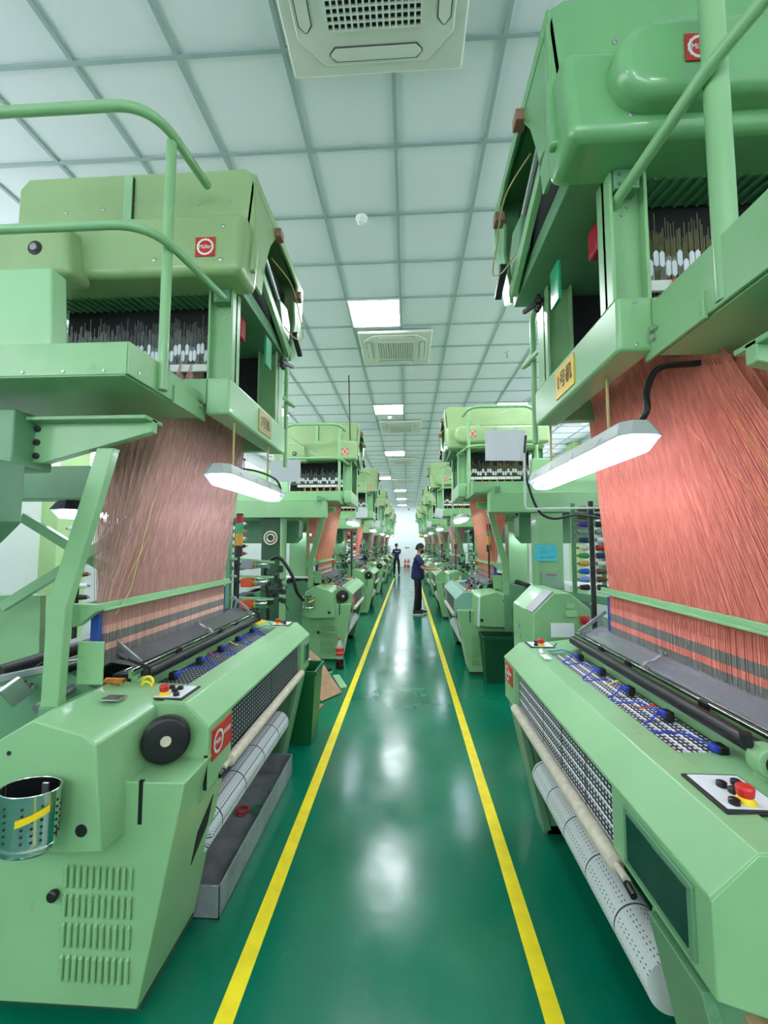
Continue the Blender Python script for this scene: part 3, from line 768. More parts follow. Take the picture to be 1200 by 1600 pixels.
    fr_.tube(bend([(.10, fy, 2.30), (.10, fy, 3.15), (.4, fy + .0, 3.15)], .12), .018, 10)
    fr_.tube(bend([(.10, hy1 - .05, 2.80), (.06, fy + .12, 2.80), (.10, fy, 2.80)], .05), .014, 8)
    fr_.build('rear_railing', 'green', R)
    # --- gantry top frame
    fb = mb().prism([(.06, 2.365), (.06, 2.555), (.18, 2.555), (.18, 2.365)], 'y', hy0, hy1).build('gantry_side_beam', 'green_lt' if s < 0 else 'green', R, bev=.012)
    sc = mb()
    for zz in (2.385, 2.535): sc.lathe((.12, hy0 - .0, zz), (0, -1, 0), [(0, .007), (.003, .007), (.004, .002)], 8)
    sc.build('beam_screws', 'steel', fb)
    mb().box(.18, 1.25, hy0 + .0, hy0 + .06, 2.42, 2.55).box(.18, 1.25, hy1 - .06, hy1, 2.38, 2.55).box(1.15, 1.25, hy0, hy1, 2.36, 2.56).build('gantry_end_beam', 'green', R, bev=.004)
    for k, (u0, yy) in enumerate(((.065, hy0 + .03), (.065, hy1 - .22), (1.12, hy0 + .03), (1.12, hy1 - .22))):
        c = mb(); w_ = .13; d_ = .10 if k != 1 else .16
        c.box(u0, u0 + w_, yy + .04, yy + .06, 2.555, 3.06)
        c.box(u0, u0 + .012, yy, yy + d_, 2.555, 3.06).box(u0 + w_ - .012, u0 + w_, yy, yy + d_, 2.555, 3.06)
        col_ = c.build('gantry_column', 'green', R, bev=.002)
        if k == 0:
            mb().box(u0 + .014, u0 + .10, yy - .012, yy + .04, 2.96, 3.03).build('column_block', 'green_dk', col_, bev=.003)
            b_ = mb()
            for (a, zz) in ((.03, 3.01), (.085, 3.01), (.03, 2.975), (.085, 2.975)): b_.lathe((u0 + a, yy - .012, zz), (0, -1, 0), [(0, .006), (.004, .006)], 8)
            for (a, zz) in ((.04, 2.93), (.08, 2.93), (.06, 2.90)): b_.lathe((u0 + a, yy + .04, zz), (0, -1, 0), [(0, .006), (.004, .006)], 8)
            b_.build('column_bolts', 'steel', col_)
    # number plate on the beam
    if P.get('plate'):
        pmat, txt, ya, yb = P['plate']
        npl = mb().box(.055, .061, ya, yb, 2.395, 2.53).build('number_plate', pmat, R, bev=.001, label='machine number plate reading 1号机' if s > 0 else 'faded brass coloured number plate')
        if txt:
            xd = (0, -1, 0) if s > 0 else (0, 1, 0)
            if s > 0: text(txt, .085, 'textblk', npl, (s * (f + .0535), (ya + yb) / 2, 2.462), xd, (0, 0, 1), 'lettering', .0006, .85)
            else: text(txt, .075, 'greyplate', npl, (s * (f + .0535), (ya + yb) / 2, 2.462), xd, (0, 0, 1), 'lettering', .0004, .85)
    # --- harness connectors under the head
    yk = hy0 + .12
    mb().box(.2, 1.1, hy0 + .21, hy0 + .22, 2.58, 3.04).build('shaft_screen', 'dark', R)  # added dark sheet, shade under the head put into its colour
    mb().box(.2, 1.1, hy1 - .12, hy1 - .10, 2.58, 3.04).build('shaft_screen', 'dark', R)
    sl = mb()
    nS = 26
    for i in range(nS):
        uu = .16 + i * .042
        sl.bar((uu, hy0 + .06, 3.03), (uu - .02, hy0 + .20, 3.03), .010, .010)
    sl.build('slat_row', 'green_dk', R, smooth=False)
    wr = MB(T)
    ncn = 44 if fine else 26
    stp = .92 / ncn
    for row in range(3 if fine else 2):
        cn = MB(T)
        for i in range(ncn):
            uu = .215 + stp * i; g_ = [0, 0, 1, 1, 0, 0, 1, 0, 1, 1][(i + row * 3) % 10]
            zc_ = 2.715 + .035 * g_ + random.uniform(-.004, .004); yy = yk + row * .03 - .02
            h_ = .032; w_ = stp * .42
            if row == 0 or fine:
                cn.prism([(uu - w_, zc_ - h_ * .7), (uu, zc_ - h_), (uu + w_, zc_ - h_ * .7), (uu + w_, zc_ + h_ * .7), (uu, zc_ + h_), (uu - w_, zc_ + h_ * .7)], 'y', yy, yy + .006)
            wr.cur = 0
            for k in range(3):
                a = uu + (k - 1) * stp * .28
                wr.tube([(a, yy + .003, 2.66), (a, yy + .003, zc_ + .10 + .07 * ((i * 7 + k) % 5 == 0) + random.uniform(0, .02))], .0016, 4, False)
        if cn.v: cn.build('connector_row', 'connector', R, smooth=False)
    wr.build('hook_wires', 'wire' if s > 0 else 'wireg', R, smooth=False, kind='stuff')
    hl = MB(T)
    for i in range(46):
        uu = .21 + .02 * i
        hl.tube([(uu, yk - .02 + .003, 2.64), (uu + .02, yk + .05, 2.56), (.3 + .5 * i / 46, yk + .02, 2.40)], .0022, 4, False)
    hl.build('lower_hook_wires', 'wireg', R, smooth=False, kind='stuff')
    mb().box(.205, .95, yk - .03, yk - .015, 2.625, 2.665).build('white_cross_bar', 'white', R, bev=.002)
    mb().tube([(.2, yk - .02, 2.56), (.2, yk - .02, 2.72)], .007, 8).lathe((.2, yk - .02, 2.60), (0, 0, 1), [(0, .012), (.008, .012)], 8).lathe((.2, yk - .02, 2.57), (0, 0, 1), [(0, .012), (.008, .012)], 8).build('threaded_rod', 'steel', R)
    # --- jacquard head
    zb_, zm, ztp = 3.03, 3.335, 3.65
    U1 = 1.22
    # upper cover: shell open towards the aisle
    uc = mb()
    uc.prism([(hu - .0, 3.56), (hu + .015, 3.62), (hu + .06, ztp), (U1 - .05, ztp), (U1, 3.59), (U1, zm), (U1 - .02, zm), (U1 - .02, 3.58), (U1 - .06, ztp - .02), (hu + .06, ztp - .02), (hu + .03, 3.60), (hu + .02, 3.56)], 'y', hy0 + .02, hy1 - .05)
    ucv = uc.build('upper_cover', hm, R, bev=.004)
    mb().prism([(hu, 3.1), (hu, 3.56), (hu + .015, 3.62), (hu + .06, ztp), (U1 - .05, ztp), (U1, 3.59), (U1, 3.1)], 'y', hy0 - .02, hy0 + .022).build('upper_cover_end', hm, R, bev=.012, seg=3)
    mb().prism([(hu + .05, 3.12), (hu, 3.56), (hu + .06, ztp), (U1 - .05, ztp), (U1, 3.56), (U1, 3.12)], 'y', hy1 - .06, hy1 - .03).build('rear_cover_end', hm, R, bev=.01)
    # aisle side: strips with the opening between them
    def side(poly, name, m, t=.018, bev=.003, lean=0):
        q = MB(T); n = len(poly)
        ff = lambda z: hu + (3.65 - z) * .10 - .004
        q.add([(ff(z), y, z) for y, z in poly] + [(ff(z) + t, y, z) for y, z in poly], [tuple(range(n)), tuple(range(2 * n - 1, n - 1, -1))] + [(i, n + i, n + (i + 1) % n, (i + 1) % n) for i in range(n)])
        return q.build(name, m, R, bev=bev)
    Ld = hy1 - hy0
    yA = hy0 - .02; yE = hy1
    side([(yA, 3.12), (yA, 3.615), (yA + .42 * Ld, 3.615), (yA + .30 * Ld, 3.44), (yA + .26 * Ld, 3.30), (yA + .26 * Ld, 3.12)], 'side_panel', hm)
    side([(yA + .40 * Ld, 3.62), (yE, 3.60), (yE + .0, 3.48), (yA + .92 * Ld, 3.45), (yA + .88 * Ld, 3.55), (yA + .40 * Ld, 3.58)], 'side_panel', hm)
    side([(yE + .0, 3.58), (yE + .05, 3.38), (yE + .0, 3.06), (yE - .10, 3.02), (yE - .13, 3.10), (yE - .10, 3.30), (yE - .17, 3.42), (yE - .12, 3.52)], 'side_panel', 'green_lt' if s < 0 else hm)
    sr = side([(yA + .16 * Ld, 3.24), (yA + .24 * Ld, 3.26), (yE - .12, 3.09), (yE - .14, 3.03)], 'slanted_rail', 'green', .03)
    # interior of the head
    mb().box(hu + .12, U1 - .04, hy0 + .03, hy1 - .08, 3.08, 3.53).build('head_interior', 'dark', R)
    mb().tube([(hu + .07, yA + .25 * Ld, 3.44), (hu + .07, yA + .70 * Ld, 3.27)], .018, 14).build('drive_rod', 'steel', R)
    mb().prism([(yA + .60 * Ld, 3.30), (yA + .78 * Ld, 3.33), (yA + .86 * Ld, 3.24), (yA + .84 * Ld, 3.12), (yA + .68 * Ld, 3.14)], 'u', hu + .05, hu + .11).build('pivot_casting', 'green_dk', R, bev=.006)
    for (a, z_) in ((.36, 3.56), (.83, 3.45)):
        mb().box(hu - .03, hu + .02, yA + a * Ld - .02, yA + a * Ld + .045, z_ - .028, z_ + .022).build('wooden_stop', 'wood', R, bev=.003)
    mb().prism([(yE - .20, 3.16), (yE - .17, 3.20), (yE - .02, 3.11), (yE - .03, 3.08)], 'u', hu - .006, hu + .03).build('damper', 'black', R, bev=.004)
    mb().tube(spline([(hu + .06, yA + .45 * Ld, 3.47), (hu - .02, yA + .62 * Ld, 3.40), (hu - .02, yA + .85 * Ld, 3.30), (hu - .03, yA + .9 * Ld, 3.18), (hu, yA + .8 * Ld, 3.13), (hu + .04, yA + .68 * Ld, 3.15)]), .004, 6).build('loose_cable', 'string', R)
    kn = mb()
    for k in range(6):
        a = k * PI / 3; kn.sphere((.04 + .0, hy1 - .16 + .03 * math.cos(a), 2.98 + .03 * math.sin(a)), .016, 8, 6)
    kn.bar((.04, hy1 - .16, 2.985), (.0, hy1 - .04, 3.0), .02, .02)
    kn.build('star_knob', 'black', R)
    mb().box(.10, .20, hy0 + .22, hy0 + .30, 2.88, 3.0).build('red_motor', 'rlens', R, bev=.01)
    mb().box(.02, .035, hy0 + .42, hy0 + .52, 2.80, 2.98).build('terminal_strip', 'glens', R, bev=.003)
    mb().prism([(hu + .10, 3.04), (hu + .10, 3.12), (1.18, 3.12), (1.18, 3.04)], 'y', hy0 + .0, hy1 - .02).build('head_base', 'green_dk', R, bev=.004)
    # lower cover (front), rounded
    ld0, ld1 = hy0 - .12, hy0 + .10
    lc = mb().prism([(hu + .03, zb_), (hu + .01, zm), (U1 + .02, zm), (U1 + .02, zb_)], 'y', ld0, ld1).build('lower_cover', hm, R, bev=.035, seg=4)
    if s < 0:
        mb().prism([(.74, zb_ - .05), (.78, 3.25), (U1 + .05, 3.25), (U1 + .05, zb_ - .05)], 'y', ld0 - .10, ld0 + .05).build('cover_bulge', hm, R, bev=.03, seg=4)
        dl = mb().lathe((.92, ld0 - .10, zb_ + .08), (0, -1, 0), [(0, .034), (.003, .034), (.004, .03)], 28).build('dial', 'black', R)
        mb().lathe((.92, ld0 - .104, zb_ + .08), (0, -1, 0), [(0, .018), (.008, .017), (.009, .01)], 16).build('dial_knob', 'grey', dl)
        mb().box(U1 * .5 - .02, U1 * .5 + .03, hy0 - .028, hy0 + .1, zm, ztp - .01).build('cover_strap', 'green_lt', R, bev=.006)
        mb().box(U1 * .5 - .026, U1 * .5 - .021, hy0 - .03, hy0 - .018, zm, ztp - .03).build('cover_seam', 'black', R)
        emb = emblem(R, (s * (f + .145), ld0 - .002, 3.155), (1, 0, 0), (0, 0, 1), .098)
    else:
        # bulge with a large rounded end
        pts = []
        cz = 3.21; hh = .125; c_u = .115
        for k in range(13):
            a = PI / 2 + PI * k / 12; pts.append((c_u + hh * .95 * math.cos(a), cz + hh * math.sin(a)))
        pts += [(U1 + .06, cz - hh), (U1 + .06, cz + hh)]
        mb().prism(pts, 'y', ld0 - .08, hy0).build('cover_bulge', hm, R, bev=.04, seg=5)
        emb = emblem(R, (s * (f + P.get('emu', .24)), ld0 - .083, cz), (1, 0, 0), (0, 0, 1), .088)
    scw = mb()
    for (a, z_, y_) in ((.08, 3.47, hy0 - .02), (.24, 3.47, hy0 - .02), (.40, 3.47, hy0 - .02), (.75, 3.46, hy0 - .02), (.95, 3.45, hy0 - .02), (.06, 3.26, ld0), (.07, 3.09, ld0), (.40, 3.10, ld0)):
        scw.lathe((a, y_, z_), (0, -1, 0), [(0, .009), (.003, .009), (.005, .003)], 10)
    scw.build('cover_screws', 'steel', R)
    # --- signal tower and weft feeders at the far end
    ty, tu = P.get('tower', (yb1 + .2, .71))
    st = mb().tube([(tu, ty, 1.02 if s < 0 else 1.1), (tu, ty, 1.62)], .012, 8).lathe((tu, ty, 1.60), (0, 0, 1), [(0, .032), (.10, .032)], 16).build('signal_tower', 'black', R)
    for k, (z_, h_, mm) in enumerate(((1.70, .115, 'amber'), (1.815, .09, 'glens'), (1.905, .075, 'rlens'))):
        mb().lathe((tu, ty, z_), (0, 0, 1), [(0, .033), (h_ - .004, .033)], 20).build('signal_lens', mm, st)
    mb().lathe((tu, ty, 1.98), (0, 0, 1), [(-.002, .034), (.012, .03), (.014, .01)], 16).build('tower_cap', 'black', st)
    mb().bar((.62, yb1 - .05, 1.08), (tu, ty, 1.08), .03, .03).build('tower_arm', 'green', st)
    if P.get('feeders', True):
        fy = yb1 + .42
        mb().box(.86, .90, fy - .06, fy + .0, .6, 1.9).build('feeder_stand', 'green_dk', R, bev=.003)
        for k, (z_, mm) in enumerate(((1.52, 'greenish'), (1.35, 'orange'), (1.145, 'orange'))):
            z_ = z_ - (0.0)
            fd = mb().prism([(.64, z_ - .045), (.64, z_ + .035), (.68, z_ + .045), (.76, z_ + .035), (.76, z_ - .045)], 'y', fy - .05, fy + .04).build('weft_feeder', 'grey' if mm == 'greenish' else mm, R, bev=.008)
            mb().tube([(.64, fy, z_), (.615, fy, z_), (.61, fy, z_), (.52, fy, z_), (.50, fy, z_)], [.04, .04, .038, .036, .044], 20).build('feeder_drum', 'chrome', fd)
            mb().tube([(.63, fy, z_), (.615, fy, z_)], .042, 16).build('feeder_ring', 'amber', fd)
            mb().tube([(.76, fy, z_), (.80, fy, z_), (.802, fy, z_), (.82, fy, z_)], [.012, .012, .04, .04], 14).build('feeder_guide', 'black', fd)
            mb().bar((.90, fy - .03, z_ + .06), (.44, fy - .03, z_ + .05 - .03 * (k == 0)), .03, .02).build('feeder_arm', 'green', fd)
        jm = mb()
        for k in range(16):
            a = (random.uniform(.33, .52), fy + random.uniform(-.03, .05), random.uniform(1.1, 1.5))
            jm.tube([a, (a[0] + random.uniform(-.12, .12), a[1] + .02, a[2] + random.uniform(-.1, .06))], .005, 5)
            jm.box(a[0] - .02, a[0] + .02, a[1] - .02, a[1] + .02, a[2] - .02, a[2] + .02)
        jm.build('thread_guides', 'greasy', R)
    # --- rear columns on the far looms
    for (yy, uu, ring) in P.get('cols', ()):
        c = mb().box(uu, uu + .26, yy, yy + .20, .0, 2.06).build('rear_column', 'green' if not ring else 'deepgreen', R, bev=.006)
        mb().box(uu - .02, uu + .0, yy - .02, yy + .22, 0, 2.06).build('column_edge', 'green', c, bev=.003)
        if ring:
            rgx = mb()
            for r1 in (.085, .05): rgx.tube([(uu + .13 + r1 * math.cos(a * PI / 12), yy - .012, 1.79 + r1 * math.sin(a * PI / 12)) for a in range(25)], .012, 6, False)
            rgx.build('bearing_ring', 'bandage', c)
    if P.get('cols'):
        y0_ = min(c[0] for c in P['cols'])
        mb().box(.25, 2.1, y0_ - .05, y0_ + .12, 2.06, 2.28).build('gantry_cross_beam', 'green', R, bev=.005)
        mb().box(.30, .36, y0_ - .08, pf0 + .02, 2.28, 2.34).box(.1, 2.1, y0_ + .12, pf0, 2.28, 2.30).build('walkway_deck', 'green_dk', R)
        mb().box(.1, 2.1, y0_ + .1, y0_ + .11, 2.30, 2.42).build('walkway_kerb', 'green', R)
    if P.get('clutter'):
        cl_ = mb()
        for k in range(34):
            a = (random.uniform(.24, .56), random.uniform(t0, t1), 1.05)
            b = (a[0] + random.uniform(-.08, .12), a[1] + random.uniform(-.2, .2), random.uniform(1.08, 1.17))
            cl_.tube([a, b], random.uniform(.004, .010), 5)
        cl_.build('reed_linkage', 'grey', R, smooth=False)
    return R
M['glassy_dark'] = mat('dark_glossy_window', (30, 62, 50), 0.08, var=0.5, nscale=6)

loomL = build_loom(dict(s=-1, f=.83, yb0=1.80, yb1=3.63, hy0=2.04, hy1=3.02, near='cabinet', fine=True, hm='olive', hu=-.06,
    name='jacquard_loom', label='nearest label loom on the left with rosy brown cords and a black handwheel', group=None,
    web='web_dark', roll='roll_lined', c0=1.90, c1=3.16, cords=(10, 150, .0016), cord='th_brown', plate=('brass', '2号机', 2.46, 2.69)))
loomR = build_loom(dict(s=1, f=.65, yb0=1.02, yb1=3.0, hy0=1.43, hy1=2.36, near='cap', fine=True, hm='hgreen', hu=-.15, emu=.235,
    name='jacquard_loom', label='nearest label loom on the right with coral cords and a yellow number plate', group=None,
    web='web_white', roll='roll_white', c0=1.05, c1=2.64, cords=(10, 190, .0016), cord='th_coral', plate=('gold', '1号机', 1.80, 2.02), tower=(2.2, 1.3), feeders=False))
DL = 4.62
farL = build_loom(dict(s=-1, f=.83, yb0=1.76 + DL + .08, yb1=3.55 + DL, hy0=2.05 + DL, hy1=3.03 + DL, near='cabinet', fine=False, hm='olive', hu=-.06,
    name='jacquard_loom', label='second loom from the viewer on the left, copper cords, perforated basket on its cabinet', group='looms along the left side of the aisle',
    web='web_dark', roll='roll_lined', c0=1.9 + DL + .05, c1=3.1 + DL, cords=(6, 70, .0026), cord='th_copper', tower=(3.75 + DL, .71),
    cols=((5.6, .86, True), (6.75, .80, False)), clutter=True))
DR = 4.95
farR = build_loom(dict(s=1, f=.65, yb0=5.95, yb1=7.8, hy0=5.98, hy1=6.95, near='cabinet', fine=False, hm='olive', hu=-.12,
    name='jacquard_loom', label='second loom from the viewer on the right, brown cords, grey green front cover', group='looms along the right side of the aisle', beam='bluegreen',
    web='web_dark', roll='roll_white', c0=6.1, c1=7.3, cords=(6, 70, .0026), cord='th_copper', tower=(6.15, .50),
    cols=((4.75, .78, False), (6.6, .90, False)), clutter=True))
def recolour(root, old, new):
    for ch in KIDS(root):
        for sl in ch.material_slots:
            if sl.material == M[old]:
                sl.link = 'OBJECT'; sl.material = M[new]
        recolour(ch, old, new)
cordsL = ['th_coral', 'th_dusk', 'th_dusk', 'th_brown', 'th_dusk']
cname = {'th_coral': 'coral', 'th_dusk': 'dusky brown', 'th_brown': 'rosy brown', 'th_copper': 'copper'}
PL = 4.2
for i, cm in enumerate(cordsL):
    r = copy_tree(farL, (0, PL * (i + 1), 0), '%s loom from the viewer on the left, hung with %s cords' % (ordn[i + 2], cname[cm]))
    recolour(r, 'th_copper', cm)
    if i == 4: recolour(r, 'olive', 'green_dk')
cordsR = ['th_dusk', 'th_dusk', 'th_brown', 'th_dusk', 'th_dusk']
for i, cm in enumerate(cordsR):
    r = copy_tree(farR, (0, PL * (i + 1), 0), '%s loom from the viewer on the right, hung with %s cords' % (ordn[i + 2], cname[cm]))
    recolour(r, 'th_copper', cm); recolour(r, 'bluegreen', 'green')
    if i == 4: recolour(r, 'olive', 'green_dk')

# ------------------------------------------------------------------ hanging work lamps
def work_lamp(cx, y0, y1, z, label, dark=False, zhang=2.36, xh=None, group='work lamps hung from the looms'):
    """long weatherproof fluorescent lamp along Y; z = underside"""
    t = thing('work_lamp', label, 'lamp', (cx, (y0 + y1) / 2, z), group)
    w = .075
    def prof(a, b, zz0, zz1, y0_, y1_, name, m, inset=.0):
        q = MB(); vs = []
        for (zz, ww, ins) in ((zz0, a, 0), (zz1, b, .03)):
            for (xx, yy) in ((-ww, y0_ + ins + .03), (-ww + .03, y0_ + ins), (ww - .03, y0_ + ins), (ww, y0_ + ins + .03), (ww, y1_ - ins - .03), (ww - .03, y1_ - ins), (-ww + .03, y1_ - ins), (-ww, y1_ - ins - .03)):
                vs.append((cx + xx, yy, zz))
        q.add(vs, [tuple(range(7, -1, -1)), tuple(range(8, 16))] + [(i, (i + 1) % 8, 8 + (i + 1) % 8, 8 + i) for i in range(8)])
        return q.build(name, m, t, bev=.004)
    prof(w, w * .72, z + .05, z + .105, y0, y1, 'housing', 'lamp_dark' if dark else 'lamp_body')
    q = prof(w * .96, w * .55, z + .049, z, y0 + .005, y1 - .005, 'clear_cover', 'cover')
    for dx in (-.028, .028):
        MB().tube([(cx + dx, y0 + .05, z + .032), (cx + dx, y1 - .05, z + .032)], .013, 12).build('fluorescent_tube', 'tube', t)
    for k in range(4):
        yy = y0 + (y1 - y0) * (.15 + .7 * k / 3)
        for sx in (-1, 1):
            MB().tube([(cx + sx * (w - .002), yy, z + .035), (cx + sx * (w + .008), yy, z + .052), (cx + sx * (w - .006), yy, z + .075)], .003, 5).build('clip', 'steel', t)
    xh = cx if xh is None else xh
    for yy in (y0 + (y1 - y0) * .22, y1 - (y1 - y0) * .2):
        MB().tube([(cx, yy, z + .104), (xh, yy, zhang)], .006, 6).build('hanging_string', 'string' if not dark else 'ystring', t)
    return t
lampL = work_lamp(-.92, 1.97, 2.93, 2.005, 'long lit work lamp beside the rosy brown cords, below the brass plate')
MB().tube(spline([(-.93, 2.15, 2.11), (-.88, 2.4, 2.14), (-.85, 2.7, 2.13), (-.87, 2.88, 2.07), (-.9, 2.92, 2.05)]), .007, 8).build('power_cable', 'black', lampL)
lampR = work_lamp(.78, 1.42, 2.56, 2.03, 'long lit work lamp on strings in front of the coral cords')
MB().tube(spline([(.80, 1.5, 2.13), (.81, 1.46, 2.17), (.83, 1.49, 2.25), (.88, 1.5, 2.33), (1.0, 1.5, 2.345), (1.15, 1.45, 2.34)]), .011, 8).build('power_cable', 'black', lampR)
lampB = work_lamp(-1.93, 2.24, 3.4, 1.86, 'dark housed lamp shining behind the nearest left cords and bent post', True, 2.04)
fl = work_lamp(-.93, 6.75, 7.75, 2.02, 'work lamp seen end on beneath the second left loom head')
fb = work_lamp(-1.72, 6.45, 7.4, 1.84, 'dark housed work lamp behind the copper cords of the second left loom', True, 2.04)
fr = work_lamp(.80, 6.0, 6.98, 2.03, 'work lamp beneath the second right loom head, beside brown cords')
fc = work_lamp(1.72, 5.7, 6.7, 1.80, 'dark housed work lamp by the green column of the second right loom', True, 2.04)
for i in range(5):
    copy_tree(fl, (0, PL * (i + 1), 0), 'small bright work lamp hanging beside the %s loom on the left' % ordn[i + 2])
    copy_tree(fr, (0, PL * (i + 1), 0), 'small bright work lamp hanging beside the %s loom on the right' % ordn[i + 2])
    if i < 2:
        copy_tree(fb, (0, PL * (i + 1), 0), 'dark housed work lamp behind the cords of the %s loom on the left' % ordn[i + 2])
        copy_tree(fc, (0, PL * (i + 1), 0), 'dark housed work lamp behind the cords of the %s loom on the right' % ordn[i + 2])

# ------------------------------------------------------------------ hanging paper sheets
def sheet(cx, cy, cz, w, h, tilt, label, mm='thinpaper', wire=True):
    t = thing('hanging_sheet', label, 'paper sheet', (cx, cy, cz), 'white sheets hung in the aisle')
    q = MB(); n = 8; vs = []
    ct, st_ = math.cos(tilt), math.sin(tilt)
    for k in range(n + 1):
        a = -w / 2 + w * k / n
        for b, d in ((-h / 2, 0), (h / 2, 0), (-h / 2, .004), (h / 2, .004)):
            xx = a * ct - b * st_; zz = a * st_ + b * ct
            vs.append((cx + xx, cy + d + .004 * math.sin(k * 1.1), cz + zz))
    fs = []
    for k in range(n):
        o = 4 * k; p = o + 4
        fs += [(o, p, p + 1, o + 1), (o + 2, o + 3, p + 3, p + 2), (o, o + 2, p + 2, p), (o + 1, p + 1, p + 3, o + 3)]
    fs += [(0, 1, 3, 2), (4 * n, 4 * n + 2, 4 * n + 3, 4 * n + 1)]
    q.add(vs, fs); q.build('sheet', mm, t)
    for a in (-w * .25, w * .25):
        x_ = cx + a * ct - (h / 2) * st_; z_ = cz + a * st_ + h / 2 * ct
        MB().tube([(x_ + .012 * math.cos(k * PI / 5), cy, z_ + .008 + .012 * math.sin(k * PI / 5)) for k in range(11)], .0022, 5, False).build('hook_ring', 'steel', t)
    if wire: MB().tube([(cx, cy - (1.35 if cx < 0 else 2.1), cz + h / 2 + .012), (cx, cy + (1.1 if cx < 0 else .31), cz + h / 2 + .012)], .002, 5).build('carrying_wire', 'steel', t)
    return t
sheet(-1.20, 4.1, 2.435, .295, .22, 0, 'white sheet hanging level on the left near the nearest left work lamp', wire=False)
sheet(.735, 3.2, 2.455, .297, .235, -.02, 'large white sheet hanging on the right beside the nearest green pole', wire=False)
sheet(-1.0, 9.2, 2.38, .26, .20, .05, 'white sheet left of the aisle beyond the second left loom')
sheet(-1.0, 13.4, 2.33, .28, .20, .03, 'pinkish lit sheet left of the aisle before the fourth loom')
sheet(-1.0, 17.6, 2.30, .26, .20, 0, 'small white sheet left of the aisle, fourth from the viewer')
sheet(.76, 9.3, 2.36, .33, .2, -.22, 'tilted white sheet on the right beyond the second right loom')
sheet(.76, 13.5, 2.32, .28, .2, 0, 'small white sheet on the right beyond the tilted one')
sheet(.76, 17.7, 2.28, .28, .22, 0, 'farthest white sheet on the right of the aisle')
wl = MB().tube(droop((-1.6, 4.1, 2.60), (-.9, 4.1, 2.585), .01), .002, 5).tube([(-.9, 4.1, 2.585), (-.92, 3.3, 2.56)], .002, 5).build('wire', 'steel')
tag(wl, 'thin wire carrying the nearest left hanging sheet', 'wire')
wr_ = MB().tube(droop((.55, 3.2, 2.61), (1.3, 3.2, 2.61), .0), .002, 5).tube([(.55, 3.2, 2.61), (.74, 2.56, 2.6)], .002, 5).build('wire', 'steel')
tag(wr_, 'thin wire carrying the large right hanging sheet', 'wire')
# conduit and cable by the right pole
c = MB().tube(bend([(.83, 3.05, 2.36), (.83, 3.05, 1.96), (1.5, 3.05, 1.97)], .03), .008, 8).build('conduit', 'conduit')
tag(c, 'thin pale conduit running down the green pole and turning right', 'pipe')
c = MB().tube(spline([(.86, 3.1, 2.5), (.85, 3.1, 2.25), (.93, 3.12, 1.98), (1.05, 3.15, 1.90), (1.25, 3.2, 1.93), (1.5, 3.3, 1.9)]), .010, 8).build('cable', 'black')
tag(c, 'black cable sagging behind the pale conduit on the right', 'cable')
c = MB().tube(spline([(-1.72, 5.3, .02), (-1.74, 5.3, .6), (-1.75, 5.3, 1.05), (-1.78, 5.28, 1.4), (-1.62, 5.26, 1.55), (-1.45, 5.27, 1.35), (-1.38, 5.3, 1.12), (-1.32, 5.4, 1.0)]), .022, 10).build('hose', 'black')
tag(c, 'thick black hose looping between the first and second left looms', 'hose')
c = MB().tube([(-.60 - .3, 6.62, 3.2), (-.93, 6.60, 4.40)], .009, 8).build('ceiling_cable', 'black')
tag(c, 'black cable dropping from the ceiling onto the second left loom head', 'cable')

# ------------------------------------------------------------------ thread creels
palette = {'black': (30, 30, 34), 'purple': (80, 40, 150), 'grey': (140, 146, 150), 'navy blue': (30, 50, 100), 'cream': (220, 214, 196), 'white': (225, 228, 230),
           'green': (60, 140, 80), 'gold': (196, 150, 60), 'blue': (40, 90, 190), 'pale blue': (110, 140, 210), 'red': (190, 30, 44), 'brown': (96, 70, 44), 'orange': (220, 110, 50)}
for k_, v_ in palette.items(): M['b_' + k_] = mat(k_.replace(' ', '_') + '_yarn', v_, .7, var=.15, nscale=60)
bob_cache = {}
def bobbin(p, d, colour, label, group, r=.024, L=.085):
    key = (colour, d)
    if key not in bob_cache:
        t = thing('bobbin', label, 'bobbin', p, group)
        MB().lathe(p, d, [(0, r * .95), (.004, r), (L * .75, r * .75), (L * .78, r * .6)], 14).build('yarn', 'b_' + colour, t)
        MB().lathe(p, d, [(-.006, r * .6), (L * .95, r * .35), (L, r * .4)], 10).build('cone', 'wood', t)
        bob_cache[key] = t; return t
    src = bob_cache[key]
    c = copy_tree(src, Vector(p) - Vector(src.location), label); c['group'] = group
    return c
def creel(x, y, z0, z1, n, cols, where, dirs=((-1, 0, .0), (1, 0, .0))):
    t = thing('creel', 'dark thread creel stand ' + where, 'creel', (x, y, 0), 'thread creels')
    MB().box(x - .014, x + .014, y - .014, y + .014, 0, z1 + .06).build('pole', 'greasy', t)
    MB().box(x - .18, x + .18, y - .15, y + .15, 0, .02).build('foot', 'greasy', t)
    if n > 9:
        bk = MB()
        for sx in (-.115, .115): bk.box(x + sx - .016, x + sx + .016, y + .06, y + .075, z0 - .05, z1 + .05)
        bk.build('side_strip', 'green_dk', t)
    pg = MB()
    for i in range(n):
        z = z0 + (z1 - z0) * i / (n - 1)
        pg.tube([(x - .13, y, z), (x + .13, y, z)], .003, 5)
    pg.build('peg_row', 'steel', t)
    for i in range(n):
        z = z1 - (z1 - z0) * i / (n - 1)
        for k, d in enumerate(dirs):
            cname_ = cols[k][i % len(cols[k])]
            bobbin((x + d[0] * .034, y - .0, z), d, cname_, '%s bobbin, %s from top, %s side, creel %s' % (cname_, ordn[i], ('left', 'right')[k], where), 'yarn bobbins on the creel ' + where)
